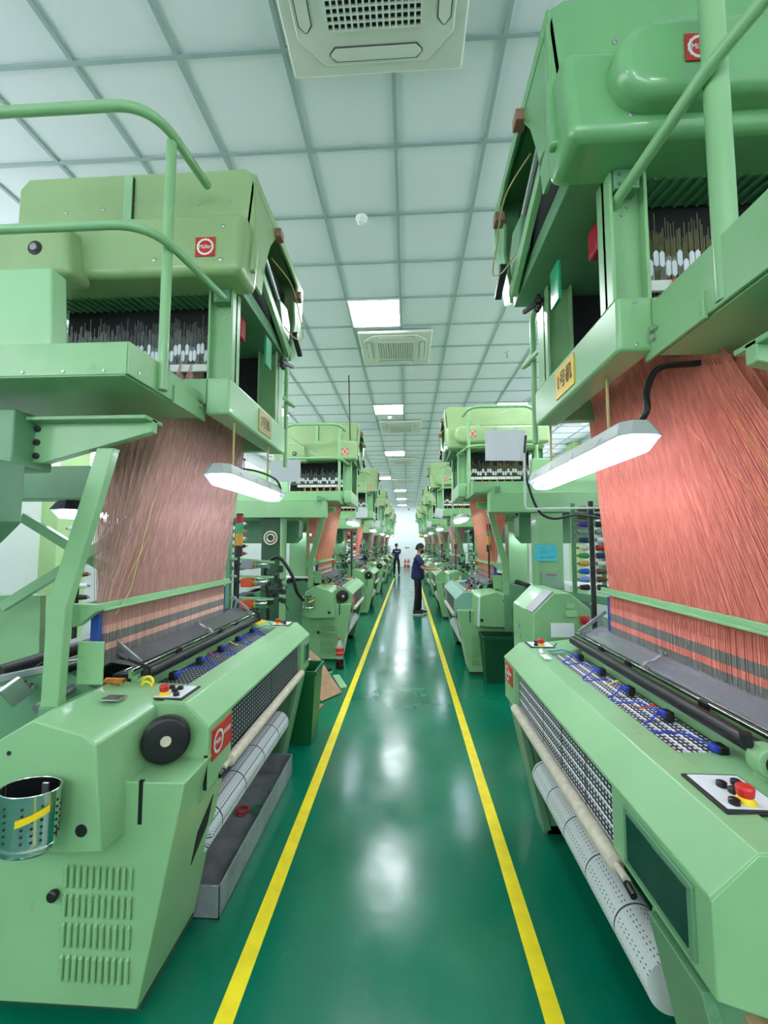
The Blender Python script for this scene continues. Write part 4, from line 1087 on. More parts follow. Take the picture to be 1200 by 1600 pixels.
creel(1.435, 3.42, 1.38, 1.99, 11, (['brown', 'brown', 'purple', 'grey', 'navy blue', 'cream', 'green', 'gold', 'blue', 'pale blue', 'black'],
                                   ['brown', 'black', 'black', 'grey', 'white', 'red', 'navy blue', 'cream', 'brown', 'brown', 'black']), 'beside the coral cords')
creel(-1.86, 4.55, 1.45, 1.93, 7, (['black', 'red', 'orange', 'orange', 'white', 'white', 'black'], ['white', 'gold', 'white', 'black', 'red', 'white', 'grey']), 'behind the signal tower on the left')
creel(-2.9, 3.62, 1.25, 1.95, 8, (['black', 'white', 'grey', 'white', 'brown', 'white', 'black', 'white'], ['grey', 'white', 'black', 'white', 'white', 'brown', 'white', 'black']), 'behind the bent post on the left', )
creel(-1.30, 9.9, 1.35, 1.95, 8, (['white', 'black', 'white', 'grey', 'white', 'black', 'white', 'white'], ['black', 'white', 'grey', 'white', 'black', 'white', 'white', 'grey']), 'before the third left loom')
creel(1.45, 9.5, 1.25, 1.95, 8, (['black', 'white', 'grey', 'white', 'blue', 'white', 'black', 'white'], ['grey', 'white', 'black', 'white', 'white', 'red', 'white', 'black']), 'before the third right loom')

# ------------------------------------------------------------------ left background: braces and cabinet by the near loom
MB().bar((-2.05, 2.08, 1.40), (-1.43, 2.08, 1.78), .03, .05).build('brace_bar', 'green_lt', loomL, bev=.003)
MB().bar((-2.05, 2.16, 1.86), (-1.42, 2.16, 1.50), .03, .05).build('brace_bar', 'green_lt', loomL, bev=.003)
b = MB().prism([(-2.4, .0), (-2.4, 1.44), (-1.98, 1.44), (-1.93, .0)], 'y', 2.22, 2.26).build('guard_panel', 'green', loomL, bev=.004)
# harness arms and linkages in front of post
t = loomL
q = MB()
q.bar((-1.85, 1.78, 1.12), (-1.50, 2.02, 1.17), .02, .03).bar((-1.80, 1.95, 1.09), (-1.45, 2.10, 1.15), .02, .03).bar((-1.66, 1.72, 1.08), (-1.63, 1.78, 1.12), .03, .09).bar((-1.9, 1.9, 1.06), (-1.4, 1.95, 1.07), .04, .02)
q.build('rack_arms', 'steel', t, bev=.002)
q = MB()
for k in range(9): q.tube([(-1.78 + .035 * k, 1.86 + .02 * k, 1.08), (-1.75 + .035 * k, 2.0 + .01 * k, 1.15)], .006, 6)
q.build('rack_springs', 'greasy', t)
MB().tube([(-1.7, 1.85, 1.05), (-1.7, 1.86, 1.1)], .02).tube([(-1.55, 1.75, 1.03), (-1.5, 2.0, 1.09)], .02, 12).build('rack_cylinder', 'grey', t)

# ------------------------------------------------------------------ perforated steel basket on the near loom (and one on the next)
def basket(cx, cy, z0, h, w, d, label):
    t = thing('steel_basket', label, 'basket', (cx, cy, z0), 'perforated steel baskets')
    n = 40
    def ring(z, k=1.0, dr=0): return [(cx + (w * k - dr) * math.cos(2 * PI * i / n), cy + (d * k - dr) * math.sin(2 * PI * i / n), z) for i in range(n)]
    q = MB(); zs = [0, .006, .10, .105, .14, .145, 1]
    prof = [(z0, .93, 0), (z0 + .004, .96, 0), (z0 + h * .12, .97, 0), (z0 + h * .13, .955, 0), (z0 + h * .2, .965, 0), (z0 + h, 1.0, 0), (z0 + h, 1.0, .003), (z0 + .01, .96, .003)]
    vs = []; fs = []
    for (z, k, dr) in prof: vs += ring(z, k, dr)
    for a in range(len(prof) - 1):
        for i in range(n): fs.append((a * n + i, a * n + (i + 1) % n, (a + 1) * n + (i + 1) % n, (a + 1) * n + i))
    fs.append(tuple(range(n - 1, -1, -1))); fs.append(tuple(range((len(prof) - 1) * n, len(prof) * n)))
    q.add(vs, fs); b_ = q.build('cup', 'chrome', t)
    hl = MB()
    for i in range(0, n, 2):
        if i % 8 == 6: continue
        for j in range(6):
            if j == 5 and i % 4: continue
            z = z0 + h * (.26 + .11 * j); a = 2 * PI * i / n
            nx, ny = math.cos(a) * d, math.sin(a) * w; l_ = math.hypot(nx, ny); nx /= l_; ny /= l_
            k = .965 + .035 * (.26 + .11 * j)
            p = (cx + w * k * math.cos(a), cy + d * k * math.sin(a), z)
            hl.lathe(p, (nx, ny, 0), [(-.001, .0042), (.0012, .0042)], 8)
    hl.build('hole_pattern', 'dark', b_)
    MB().tube([tuple(Vector(p)) for p in ring(z0 + h) + [ring(z0 + h)[0]]], .002, 6, False).build('rim', 'chrome', b_)
    q = MB(); vs = []
    for i in range(9):
        a = -PI * .46 + PI * .34 * i / 8
        kk = .99
        vs += [(cx + (w * kk + .003) * math.cos(a), cy + (d * kk + .003) * math.sin(a), z0 + h * .52 + .004 * i), (cx + (w * kk + .003) * math.cos(a), cy + (d * kk + .003) * math.sin(a), z0 + h * .64 + .004 * i)]
    q.add(vs, [(2 * i, 2 * i + 2, 2 * i + 3, 2 * i + 1) for i in range(8)]); q.build('yellow_sticker', 'yellow', b_)
    MB().box(cx - .01, cx + .01, cy - .001 + d * .9, cy + d + .012, z0 + h * .5, z0 + h * .9).build('hanger', 'steel', t)
    return t
bk = basket(-1.25, 1.408, .725, .19, .096, .064, 'oval perforated steel basket hung on the nearest left gear cover, at the left edge')
ytx = text('ab', .001, 'red', bk, (-1.3, 1.3, .8), (1, 0, 0), (0, 0, 1)) if False else None
bk2 = basket(-1.40, 6.03, .80, .17, .09, .06, 'small perforated steel basket on the second left loom cabinet')
# ------------------------------------------------------------------ tray with rings under the near left loom
t = thing('metal_tray', 'long open zinc tray on the floor under the nearest left loom', 'tray', (-1.07, 2.57, 0))
q = MB()
q.box(-1.30, -.87, 2.04, 3.28, .0, .006).box(-.876, -.87, 2.04, 3.28, 0, .145).box(-1.30, -1.294, 2.04, 3.28, 0, .145).box(-1.30, -.87, 2.04, 2.046, 0, .145).box(-1.30, -.87, 3.274, 3.28, 0, .145)
q.build('tray_body', 'zinc', t, bev=.001)
def ring_obj(x, y, mm, label):
    o = MB().tube([(x + .035 * math.cos(a * PI / 12), y + .035 * math.sin(a * PI / 12), .0125 + .0075) for a in range(25)], .0075, 8, False).build('tape_ring', mm)
    tag(o, label, 'ring', 'plastic rings in the tray')
ring_obj(-1.06, 2.80, 'red', 'red plastic ring lying in the zinc tray')
ring_obj(-.965, 2.82, 'glens', 'green plastic ring lying in the zinc tray')
# ------------------------------------------------------------------ bins
def bin_(x0, x1, y0, y1, h, m_, label):
    t = thing('waste_bin', label, 'bin', ((x0 + x1) / 2, (y0 + y1) / 2, 0), 'green waste bins')
    tp = .035
    q = MB(); o = [(x0 + tp, y0 + tp), (x1 - tp, y0 + tp), (x1 - tp, y1 - tp), (x0 + tp, y1 - tp)]; O = [(x0, y0), (x1, y0), (x1, y1), (x0, y1)]
    I = [(x0 + .008, y0 + .008), (x1 - .008, y0 + .008), (x1 - .008, y1 - .008), (x0 + .008, y1 - .008)]; i_ = [(a + (.008 if k in (0, 3) else -.008), b + (.008 if k in (0, 1) else -.008)) for k, (a, b) in enumerate(o)]
    vs = [(a, b, 0) for a, b in o] + [(a, b, h) for a, b in O] + [(a, b, h) for a, b in I] + [(a, b, .01) for a, b in i_]
    fs = [(3, 2, 1, 0), (12, 13, 14, 15)]
    for k in range(4):
        j = (k + 1) % 4
        fs += [(k, j, 4 + j, 4 + k), (4 + k, 4 + j, 8 + j, 8 + k), (8 + k, 8 + j, 12 + j, 12 + k)]
    q.add(vs, fs); q.build('bin_body', m_, t, bev=.006)
    r = MB()
    for a, b, c_, d in ((x0 - .012, x1 + .012, y0 - .012, y0), (x0 - .012, x1 + .012, y1, y1 + .012), (x0 - .012, x0, y0, y1), (x1, x1 + .012, y0, y1)): r.box(a, b, c_, d, h - .04, h + .003)
    r.build('rim', m_, t, bev=.004)
    return t
bin_(-1.13, -.80, 3.72, 4.06, .62, 'bin', 'green waste bin behind the far end of the nearest left loom')
bin_(.93, 1.36, 5.42, 5.72, .57, 'bindk', 'dark green waste bin in front of the second right loom cabinet')
# glove hung on it
t = thing('glove', 'pale grey glove hanging between the dark bin and the nearest right loom', 'glove', (1.05, 4.05, .9))
q = MB().sphere((1.05, 4.05, .93), .04, 10, 8, (.8, .5, 1.1))
for k in range(4): q.tube([(1.02 + .018 * k, 4.05, .95), (1.015 + .02 * k, 4.05, .99 + .008 * (k % 2))], [.011, .008], 8)
q.tube([(1.08, 4.05, .92), (1.10, 4.05, .955)], [.012, .009], 8)
q.build('glove_body', 'bluegreen', t)
MB().bar((1.05, 4.05, .90), (1.05, 4.05, .84), .04, .03).build('cuff', 'bluegreen', t, bev=.006)
MB().tube([(1.09, 4.06, 0), (1.09, 4.06, .93)], .009, 8).box(1.02, 1.16, 4.0, 4.14, 0, .012).build('stand', 'greasy', t)

# ------------------------------------------------------------------ cola bottle, cardboard, dustpan bits
t = thing('soda_bottle', 'half full cola bottle with red label standing by the second left loom', 'bottle', (-.94, 5.95, 0))
MB().lathe((-.94, 5.95, 0), (0, 0, 1), [(0, .045), (.01, .056), (.10, .056), (.13, .052), (.18, .057), (.28, .057), (.34, .035), (.385, .016), (.40, .016)], 24).build('bottle_body', 'pet', t)
MB().lathe((-.94, 5.95, .004), (0, 0, 1), [(-.003, .044), (.008, .0572), (.10, .0572), (.135, .0535)], 24).build('drink', 'cola', t)
lb = MB().lathe((-.94, 5.95, .185), (0, 0, 1), [(0, .0585), (.10, .0585)], 24).build('bottle_label', 'redsign', t)
text('Coca-Cola', .034, 'white', lb, (-.94, 5.889, .235), (1, 0, 0), (0, 0, 1), 'lettering', .0006, .7)
MB().lathe((-.94, 5.95, .395), (0, 0, 1), [(0, .02), (.022, .02), (.024, .017)], 18).build('cap', 'red', t)
# leaning cardboard sheet
q = MB(); pts = [(-1.26, 5.55, .34), (-1.10, 5.4, .28), (-.92, 5.2, .12), (-.76, 5.0, .012)]
vs = []
for p in pts: vs += [p, (p[0] - .18, p[1] - .28, max(.005, p[2] * .5 - .0))]
q.add(vs + [(a, b, c_ + .006) for a, b, c_ in vs], [(0, 1, 3, 2), (2, 3, 5, 4), (4, 5, 7, 6), (8, 10, 11, 9), (10, 12, 13, 11), (12, 14, 15, 13), (0, 2, 10, 8), (2, 4, 12, 10), (4, 6, 14, 12), (1, 9, 11, 3), (3, 11, 13, 5), (5, 13, 15, 7), (0, 8, 9, 1), (6, 7, 15, 14)])
o = q.build('cardboard_sheet', 'card'); tag(o, 'bent brown cardboard sheet on the floor behind the left green bin', 'cardboard')
o = MB().prism([(-1.20, 4.44), (-.92, 4.50), (-.90, 4.64), (-1.18, 4.64)], 'z', .0, .012).build('cardboard_flap', 'card'); tag(o, 'pale cardboard flap lying flat beside the left green bin', 'cardboard')
t = thing('floor_plate', 'pale green metal strip lying on the floor near the cola bottle', 'metal strip', (-.85, 5.3, 0))
MB().prism([(-.98, 5.62), (-.90, 5.66), (-.73, 5.20), (-.80, 5.14)], 'z', 0, .018).build('strip', 'green_lt', t, bev=.003)
t = thing('hand_tool', 'small black and bright green tool on the floor by the cola bottle', 'tool', (-1.03, 5.72, 0))
MB().box(-1.08, -1.0, 5.66, 5.76, 0, .035).build('green_block', 'glens', t, bev=.006)
MB().tube([(-1.05, 5.74, .055), (-1.22, 5.9, .04)], .02, 10).sphere((-1.05, 5.74, .055), .035, 10, 8).build('black_handle', 'black', t)
o = MB()
for k in range(4):
    a = -1.40 + .05 * k; o.sphere((a, 5.2 + .03 * (k % 2), .26 + .02 * (k % 2)), .08, 9, 6, (1, .9, .8))
o = o.build('crumpled_film', 'paper'); tag(o, 'crumpled white packing film behind the cardboard on the left', 'plastic film')

# ------------------------------------------------------------------ control cabinet and rear parts between right looms
t = thing('control_cabinet', 'green six sided control cabinet with sloping display and red knob, right side', 'cabinet', (1.25, 3.75, 0))
MB().prism([(1.03, .55), (1.03, 1.14), (1.20, 1.31), (1.33, 1.31), (1.49, 1.18), (1.49, .55)], 'y', 3.62, 4.3).build('cabinet_body', 'green', t, bev=.006)
MB().box(1.08, 1.44, 3.7, 4.2, 0, .55).build('cabinet_foot', 'green_dk', t, bev=.004)
dsp = MB().prism([(1.025, 1.15), (1.035, 1.137), (1.205, 1.312), (1.195, 1.325)], 'y', 3.64, 3.86).build('display_panel', 'grey', t, bev=.001)
MB().prism([(1.07, 1.19), (1.074, 1.186), (1.15, 1.266), (1.146, 1.27)], 'y', 3.66, 3.84).build('display', 'black', dsp)
for (v, k) in ((0, 0),):
    MB().box(1.40, 1.475, 3.605, 3.62, 1.06, 1.13).build('knob_plate', 'orange', t, bev=.002)
    MB().lathe((1.437, 3.606, 1.095), (0, -1, 0), [(0, .034), (.012, .032), (.02, .02)], 20).build('red_knob', 'rlens', t)
MB().box(1.29, 1.36, 3.612, 3.62, 1.19, 1.23).build('maker_plate', 'green_lt', t, bev=.001)
MB().box(1.28, 1.375, 3.60, 3.62, 1.12, 1.17).build('handle_plate', 'green_lt', t, bev=.004)
o = MB().box(1.13, 1.31, 3.50, 3.504, .98, 1.09).build('note_sheet', 'paper'); tag(o, 'blank white note standing against the six sided control cabinet', 'note')
o = MB().box(1.19, 1.43, 4.722, 4.727, 1.53, 1.705).build('notice_card', 'cyan'); tag(o, 'cyan notice card fixed to the green column on the right', 'notice')
o.location = (.18, 0, 0)
sq = MB(); sq.tube(spline([(1.43, 4.733, 1.66), (1.47, 4.733, 1.675), (1.475, 4.733, 1.65), (1.44, 4.733, 1.63), (1.44, 4.733, 1.615), (1.52, 4.733, 1.622)]), .002, 4).tube([(1.47, 4.733, 1.635), (1.55, 4.733, 1.64)], .0015, 4).tube([(1.49, 4.733, 1.608), (1.53, 4.733, 1.61)], .0015, 4)
for k in range(9):
    if k != 4: sq.box(1.43 + .016 * k, 1.441 + .016 * k, 4.733, 4.735, 1.565, 1.575)
cm = sq.build('handwriting', 'cyanink'); cm.parent = o; cm.location = (-.18, -.013, 0)
o = MB().box(1.44, 1.66, 4.728, 4.733, 1.0, 1.42).build('plastic_pocket', 'film'); tag(o, 'clear plastic document pocket under the cyan notice', 'document pocket')
MBp = MB().tube([(1.50, 4.728, 1.385), (1.60, 4.728, 1.385)], .008, 8).build('pocket_clip', 'wood', o)
# warp rails / white sheets between right looms
o = MB().prism([(1.45, 1.27), (2.6, 1.10), (2.6, 1.02), (1.45, 1.19)], 'y', 4.3, 4.36).build('rear_rail', 'green_dk', bev=.004); tag(o, 'green slanting rail behind the six sided control cabinet', 'rail')
o = MB().prism([(1.2, 1.33), (2.5, 1.22), (2.5, 1.215), (1.2, 1.325)], 'y', 4.5, 5.4).build('white_cloth_sheet', 'paper'); tag(o, 'white sheet spread behind the green column on the right', 'sheet')
o.location = (.5, 0, -.05)
MB().box(-1.95, -1.5, 6.5, 6.9, 1.185, 1.20).build('white_cloth', 'paper', farL)

# ------------------------------------------------------------------ back wall: extinguishers, signs
def extinguisher(x, y, label):
    t = thing('fire_extinguisher', label, 'fire extinguisher', (x, y, 0), 'fire extinguishers by the end wall')
    MB().lathe((x, y, 0), (0, 0, 1), [(0, .07), (.02, .085), (.40, .085), (.47, .05), (.49, .025), (.52, .025)], 20).build('cylinder', 'red', t)
    MB().box(x - .05, x + .05, y - .015, y + .015, .52, .56).build('valve', 'black', t, bev=.004)
    MB().tube(spline([(x + .03, y, .53), (x + .11, y, .45), (x + .10, y, .2)]), .012, 8).build('hose', 'black', t)
    MB().lathe((x, y, .16), (0, 0, 1), [(0, .0865), (.13, .0865)], 20).build('label_band', 'paper', t)
    return t
e = extinguisher(-.20, 31.6, 'red fire extinguisher against the end wall, left one')
copy_tree(e, (.24, .05, 0), 'red fire extinguisher against the end wall, right one')
o = MB().box(-.22, .12, 31.97, 31.995, 1.35, 1.45).build('wall_sign', 'bluegreen'); tag(o, 'small grey sign on the end wall above the fire extinguishers', 'sign')
t = thing('camera_dome', 'tiny dark security camera at the top of the end wall', 'camera', (.08, 31.9, 4.25))
MB().box(.02, .14, 31.9, 32, 4.28, 4.34).build('mount', 'white', t); MB().sphere((.08, 31.9, 4.26), .06, 10, 8).build('dome', 'black', t)
t = thing('hanging_sign', 'small red and white sign hanging beyond the far left looms', 'sign', (-.9, 24.0, 2.0))
MB().box(-1.2, -.85, 24, 24.03, 2.0, 2.1).build('sign_board', 'red', t); MB().tube([(-1.02, 24.01, 2.1), (-1.02, 24.01, 2.3)], .006).build('sign_cord', 'black', t)
t = thing('hanging_sign', 'small yellow tag hanging beyond the far right looms', 'sign', (.75, 22.0, 2.0))
MB().box(.60, .86, 22, 22.02, 2.0, 2.12).build('sign_board', 'yellow', t); MB().tube([(.73, 22.01, 2.12), (.73, 22.01, 2.3)], .006).build('sign_cord', 'black', t)

# ------------------------------------------------------------------ people
def skin_mesh(verts, edges, radii, root=0, sub=1):
    me = bpy.data.meshes.new('tmp'); me.from_pydata(verts, edges, [])
    o = bpy.data.objects.new('tmp', me); COL.objects.link(o)
    md = o.modifiers.new('s', 'SKIN'); md.use_smooth_shade = True; md.branch_smoothing = .3
    sk = me.skin_vertices[0].data
    for i, r in enumerate(radii): sk[i].radius = r if isinstance(r, tuple) else (r, r); sk[i].use_root = (i == root)
    ss = o.modifiers.new('u', 'SUBSURF'); ss.levels = sub; ss.render_levels = sub
    bpy.context.view_layer.update()
    m2 = bpy.data.meshes.new_from_object(o.evaluated_get(bpy.context.evaluated_depsgraph_get()))
    bpy.data.objects.remove(o)
    return m2
def mesh_to_mb(q, me): q.add([tuple(v.co) for v in me.vertices], [tuple(p.vertices) for p in me.polygons]); return q
def remesh(me, vox):
    o = bpy.data.objects.new('tmp', me); COL.objects.link(o)
    r = o.modifiers.new('r', 'REMESH'); r.mode = 'VOXEL'; r.voxel_size = vox
    sm_ = o.modifiers.new('sm', 'SMOOTH'); sm_.factor = .5; sm_.iterations = 3
    bpy.context.view_layer.update()
    m2 = bpy.data.meshes.new_from_object(o.evaluated_get(bpy.context.evaluated_depsgraph_get()))
    bpy.data.objects.remove(o); return m2
def person(loc, rot, label, arms, lean=0.0, head_tilt=0.25, stance=.09, step=(0.0, 0.0), mask=False):
    """local frame: +x forward, +y to the person's left. arms: {side: (elbow, wrist, fingertip dir)}"""
    R_ = thing('person', label, 'person', loc, 'workers in navy shirts'); ORG[R_] = Vector((0, 0, 0))
    V = []; E = []; Rr = []
    def v(p, r, par=None):
        V.append(tuple(p)); Rr.append(r)
        if par is not None: E.append((par, len(V) - 1))
        return len(V) - 1
    lx = lambda z: lean * max(0, z - .92)
    pel = v((0, 0, .93), (.095, .115))
    wa = v((lx(1.08), 0, 1.08), (.085, .11), pel)
    ch = v((lx(1.26), 0, 1.26), (.09, .13), wa)
    nb = v((lx(1.40) + .0, 0, 1.41), (.06, .07), ch)
    nk = v((lx(1.47) + .015, 0, 1.47), .052, nb)
    hb = v((lx(1.52) + .03, 0, 1.53), .05, nk)
    sh = {}; legs = {}
    for sd, sy in (('L', 1), ('R', -1)):
        a = v((lx(1.36), sy * .155, 1.36), .042, ch); sh[sd] = V[a]
        el, wr__, fd = arms[sd]
        e_ = v(el, .040, a); w_ = v(wr__, .026, e_)
        fd = Vector(fd).normalized(); side_ = fd.cross(Vector((0, 0, 1))).normalized()
        pm = v(tuple(Vector(wr__) + fd * .06), (.018, .032), w_)
        up = side_.cross(fd)
        for k, L in enumerate((.068, .078, .073, .058)):
            b0 = Vector(wr__) + fd * .095 + side_ * (k - 1.5) * .020
            p1 = v(tuple(b0), .0085, pm); p2 = v(tuple(b0 + fd * L * .5 - up * .006), .008, p1); v(tuple(b0 + fd * L * .95 - up * .022), .0065, p2)
        tb = Vector(wr__) + fd * .035 - side_ * .035 * sy
        p1 = v(tuple(tb), .010, pm); v(tuple(tb + fd * .045 - side_ * .02 * sy), .008, p1)
        hx = step[0 if sd == 'L' else 1]
        h_ = v((0, sy * .08, .88), .065, pel)
        k_ = v((hx * .45 + .02, sy * stance, .49), .058, h_)
        kn_ = v((hx * .8, sy * stance, .30), .052, k_)
        a_ = v((hx, sy * stance, .09), .036, kn_)
        f_ = v((hx + .13, sy * stance, .035), .034, a_)
        legs[sd] = (V[h_], V[k_], V[a_], V[f_])
    me = skin_mesh(V, E, Rr, 0, 1)
    # head with brow, nose, chin and ears
    hc = Vector((lx(1.60) + .04, 0, 1.60)); q = MB(); n, m_ = 28, 20
    ct, st__ = math.cos(head_tilt), math.sin(head_tilt)
    def hp(x, y, z): return (hc.x + x * ct + z * st__, hc.y + y, hc.z - x * st__ + z * ct)
    vs = [hp(0, 0, .115)]
    for i in range(1, m_):
        t_ = PI * i / m_
        for k in range(n):
            a = 2 * PI * k / n; cx_ = math.sin(t_) * math.cos(a); cy_ = math.sin(t_) * math.sin(a); cz_ = math.cos(t_)
            x_ = .096 * cx_; y_ = .076 * cy_; z_ = .118 * cz_
            if cz_ < 0: y_ *= 1 + cz_ * .35; x_ = x_ * (1 + .25 * cz_) + .018 * -cz_
            fr_ = max(0, cx_ - .75) / .25
            if fr_ > 0 and abs(cy_) < .25:
                x_ += .020 * fr_ * max(0, 1 - abs(cy_) / .22) * max(0, 1 - abs(cz_ + .12) / .28)   # nose
                x_ += .006 * fr_ * max(0, 1 - abs(cz_ + .52) / .12)                                # lips
            if fr_ > 0 and .2 < abs(cy_) < .6: x_ -= .010 * max(0, 1 - abs(cz_ - .1) / .15)          # eye sockets
            vs.append(hp(x_, y_, z_))
    vs.append(hp(.018, 0, -.115)); fs = []
    for k in range(n): fs.append((0, 1 + k, 1 + (k + 1) % n))
    for i in range(m_ - 2):
        for k in range(n): fs.append((1 + i * n + k, 1 + (i + 1) * n + k, 1 + (i + 1) * n + (k + 1) % n, 1 + i * n + (k + 1) % n))
    for k in range(n): fs.append((len(vs) - 1, 1 + (m_ - 2) * n + (k + 1) % n, 1 + (m_ - 2) * n + k))
    q.add(vs, fs)
    for sy in (-1, 1): q.sphere(hp(-.005, sy * .078, -.005), .022, 10, 8, (.9, .5, 1.3))
    mesh_to_mb(q, me)
    tmp = q.build('tmpbody', 'skin'); rm = remesh(tmp.data, .007); bpy.data.objects.remove(tmp)
    body = bpy.data.objects.new('body', rm); COL.objects.link(body); body.parent = R_; ORG[body] = Vector((0, 0, 0))
    rm.materials.clear(); rm.materials.append(M['skin']); rm.polygons.foreach_set('use_smooth', [True] * len(rm.polygons))
    # eyes
    ey = MB()
    for sy in (-1, 1): ey.sphere(hp(.083, sy * .030, .012), .011, 8, 6)
    ey.build('eyes', 'hair', R_)
    # hair cap
    hr = MB(); vs = []; n2, m2 = 28, 10
    vs.append(hp(-.005, 0, .135))
    for i in range(1, m2 + 1):
        for k in range(n2):
            a = 2 * PI * k / n2; fr_ = (1 + math.cos(a)) / 2
            tmax = PI * (.72 - .42 * fr_ ** 1.6); t_ = tmax * i / m2
            vs.append(hp(.106 * math.sin(t_) * math.cos(a) - .006, .086 * math.sin(t_) * math.sin(a), .130 * math.cos(t_) + .003))
    for k in range(n2):
        a = 2 * PI * k / n2; fr_ = (1 + math.cos(a)) / 2; t_ = PI * (.72 - .42 * fr_ ** 1.6)
        vs.append(hp(.088 * math.sin(t_) * math.cos(a) - .004, .07 * math.sin(t_) * math.sin(a), .110 * math.cos(t_)))
    fs = [(0, 1 + k, 1 + (k + 1) % n2) for k in range(n2)]
    for i in range(m2):
        for k in range(n2): fs.append((1 + i * n2 + k, 1 + (i + 1) * n2 + k, 1 + (i + 1) * n2 + (k + 1) % n2, 1 + i * n2 + (k + 1) % n2))
    fs.append(tuple(1 + m2 * n2 + k for k in range(n2)))
    hr.add(vs, fs); hr.build('hair', 'hair', R_)
    if mask:
        mk = MB(); vs = []
        for i in range(6):
            for k in range(11):
                a = -1.15 + 2.3 * k / 10; z_ = -.015 - .085 * i / 5
                rx = .108 - .012 * (i / 5) + .012 * (1 - abs(k - 5) / 5) * (1 - abs(i - 2) / 4); ry = .080 - .018 * (i / 5)
                vs.append(hp(rx * math.cos(a) + .012, ry * math.sin(a), z_))
        mk.add(vs, [(i * 11 + k, i * 11 + k + 1, (i + 1) * 11 + k + 1, (i + 1) * 11 + k) for i in range(5) for k in range(10)])
        for sy in (-1, 1): mk.tube([hp(.06, sy * .076, -.02), hp(0, sy * .082, .005)], .002, 5)
        mo = mk.build('face_mask', 'black', R_); sd_ = mo.modifiers.new('t', 'SOLIDIFY'); sd_.thickness = .003
    # shirt
    V = []; E = []; Rr = []
    p0 = v((0.0, 0, .80), (.145, .185)); p1 = v((lx(.95), 0, .95), (.14, .18), p0); p2 = v((lx(1.12), 0, 1.12), (.13, .165), p1)
    p3 = v((lx(1.28), 0, 1.27), (.135, .175), p2); p4 = v((lx(1.40), 0, 1.40), (.085, .10), p3); v((lx(1.45) + .01, 0, 1.445), (.066, .068), p4)
    for sd in ('L', 'R'):
        S_ = Vector(sh[sd]); el = Vector(arms[sd][0])
        a = v(tuple(S_), .085, p3); b = v(tuple(S_.lerp(el, .45)), .078, a); v(tuple(S_.lerp(el, .86)), .072, b)
    me = skin_mesh(V, E, Rr, 0, 2); so = bpy.data.objects.new('shirt', me); COL.objects.link(so); so.parent = R_; ORG[so] = Vector((0, 0, 0))
    me.materials.clear(); me.materials.append(M['navy'])
    # back stripe
    bs = MB(); vs = []
    for k in range(9):
        a = PI - .75 + 1.5 * k / 8
        for z_ in (1.275, 1.305): vs.append((lx(z_) + .158 * math.cos(a) - .0, .190 * math.sin(a), z_))
    bs.add(vs, [(2 * k, 2 * k + 2, 2 * k + 3, 2 * k + 1) for k in range(8)]); bo = bs.build('back_stripe', 'paper', R_)
    w_ = bo.modifiers.new('w', 'SHRINKWRAP'); w_.target = so; w_.wrap_method = 'NEAREST_SURFACEPOINT'; w_.offset = .003; w_.wrap_mode = 'ABOVE_SURFACE'
    # trousers
    V = []; E = []; Rr = []
    p0 = v((0, 0, .90), (.125, .155)); v((0, 0, 1.0), (.115, .14), p0)
    for sd in ('L', 'R'):
        h_, k_, a_, f_ = legs[sd]
        a = v(h_, .095, p0); b = v(tuple(Vector(h_).lerp(Vector(k_), .5)), .085, a); c_ = v(k_, .072, b); d = v(tuple(Vector(k_).lerp(Vector(a_), .5)), .066, c_)
        v((a_[0], a_[1], .075), .055, d)
    me = skin_mesh(V, E, Rr, 0, 2); to = bpy.data.objects.new('trousers', me); COL.objects.link(to); to.parent = R_; ORG[to] = Vector((0, 0, 0))
    me.materials.clear(); me.materials.append(M['trouser'])
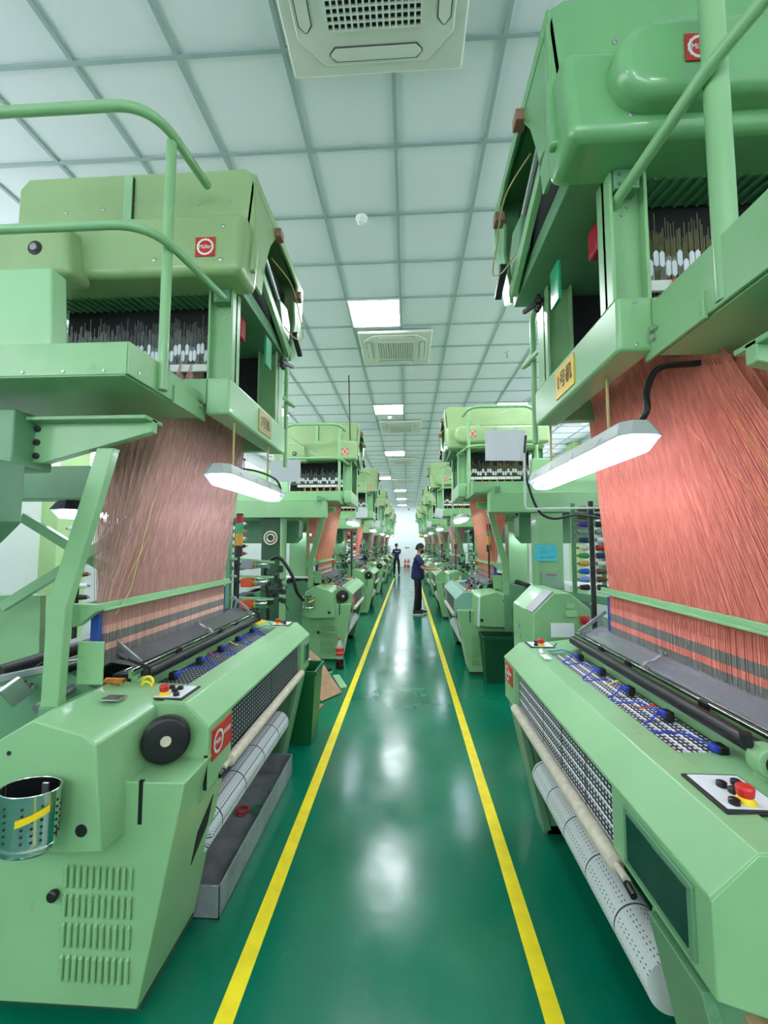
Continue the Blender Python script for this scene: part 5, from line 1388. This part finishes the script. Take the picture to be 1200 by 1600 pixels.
    for sd in ('L', 'R'):
        a_, f_ = legs[sd][2], legs[sd][3]
        pts = []
        for k in range(16):
            an = 2 * PI * k / 16; pts.append((a_[0] + .065 + .14 * math.cos(an), a_[1] + .047 * math.sin(an)))
        so_ = MB().prism(pts, 'z', 0, .03).build('shoe', 'sole', R_, bev=.004)
        q = MB(); vs = []; L = [(-.06, .038, .085), (-.02, .042, .10), (.04, .043, .085), (.10, .042, .06), (.15, .038, .048), (.185, .022, .036)]
        for (dx, hw_, hh_) in L:
            for k in range(9):
                an = PI * k / 8; vs.append((a_[0] + dx, a_[1] + hw_ * math.cos(an), .028 + hh_ * math.sin(an)))
        fs = [(i * 9 + k, (i + 1) * 9 + k, (i + 1) * 9 + k + 1, i * 9 + k + 1) for i in range(len(L) - 1) for k in range(8)]
        fs += [tuple(range(9)), tuple((len(L) - 1) * 9 + k for k in range(9))]
        q.add(vs, fs); q.build('shoe_upper', 'shoe', so_)
    for o_ in KIDS(R_):
        if o_.name.startswith(('shirt', 'trousers')): o_.data.polygons.foreach_set('use_smooth', [True] * len(o_.data.polygons))
    R_.rotation_euler = (0, 0, rot)
    return R_
person((.24, 10.55, 0), 0.0, 'person in navy T-shirt, black trousers and black mask reaching to a right loom',
       {'L': ((.16, .22, 1.17), (.38, .16, 1.09), (1, -.1, -.02)), 'R': ((.10, -.23, 1.13), (.36, -.18, 1.085), (1, .05, -.02))}, lean=.03, head_tilt=.45, step=(.04, -.06), mask=True)
person((-.60, 23.3, 0), 1.75, 'person in navy shirt and black trousers seen from behind at the far left looms',
       {'L': ((.12, .18, 1.12), (.34, .08, 1.10), (1, -.2, 0)), 'R': ((.12, -.18, 1.12), (.34, -.06, 1.10), (1, .2, 0))}, lean=.10, head_tilt=.6, stance=.12, step=(.04, -.02))
person((-1.52, 13.2, 0), 1.6, 'person in navy shirt with white back stripe, half hidden between left looms',
       {'L': ((.16, .24, 1.12), (.36, .16, 1.05), (1, -.1, -.1)), 'R': ((.16, -.24, 1.12), (.36, -.16, 1.05), (1, .1, -.1))}, lean=.42, head_tilt=.9)
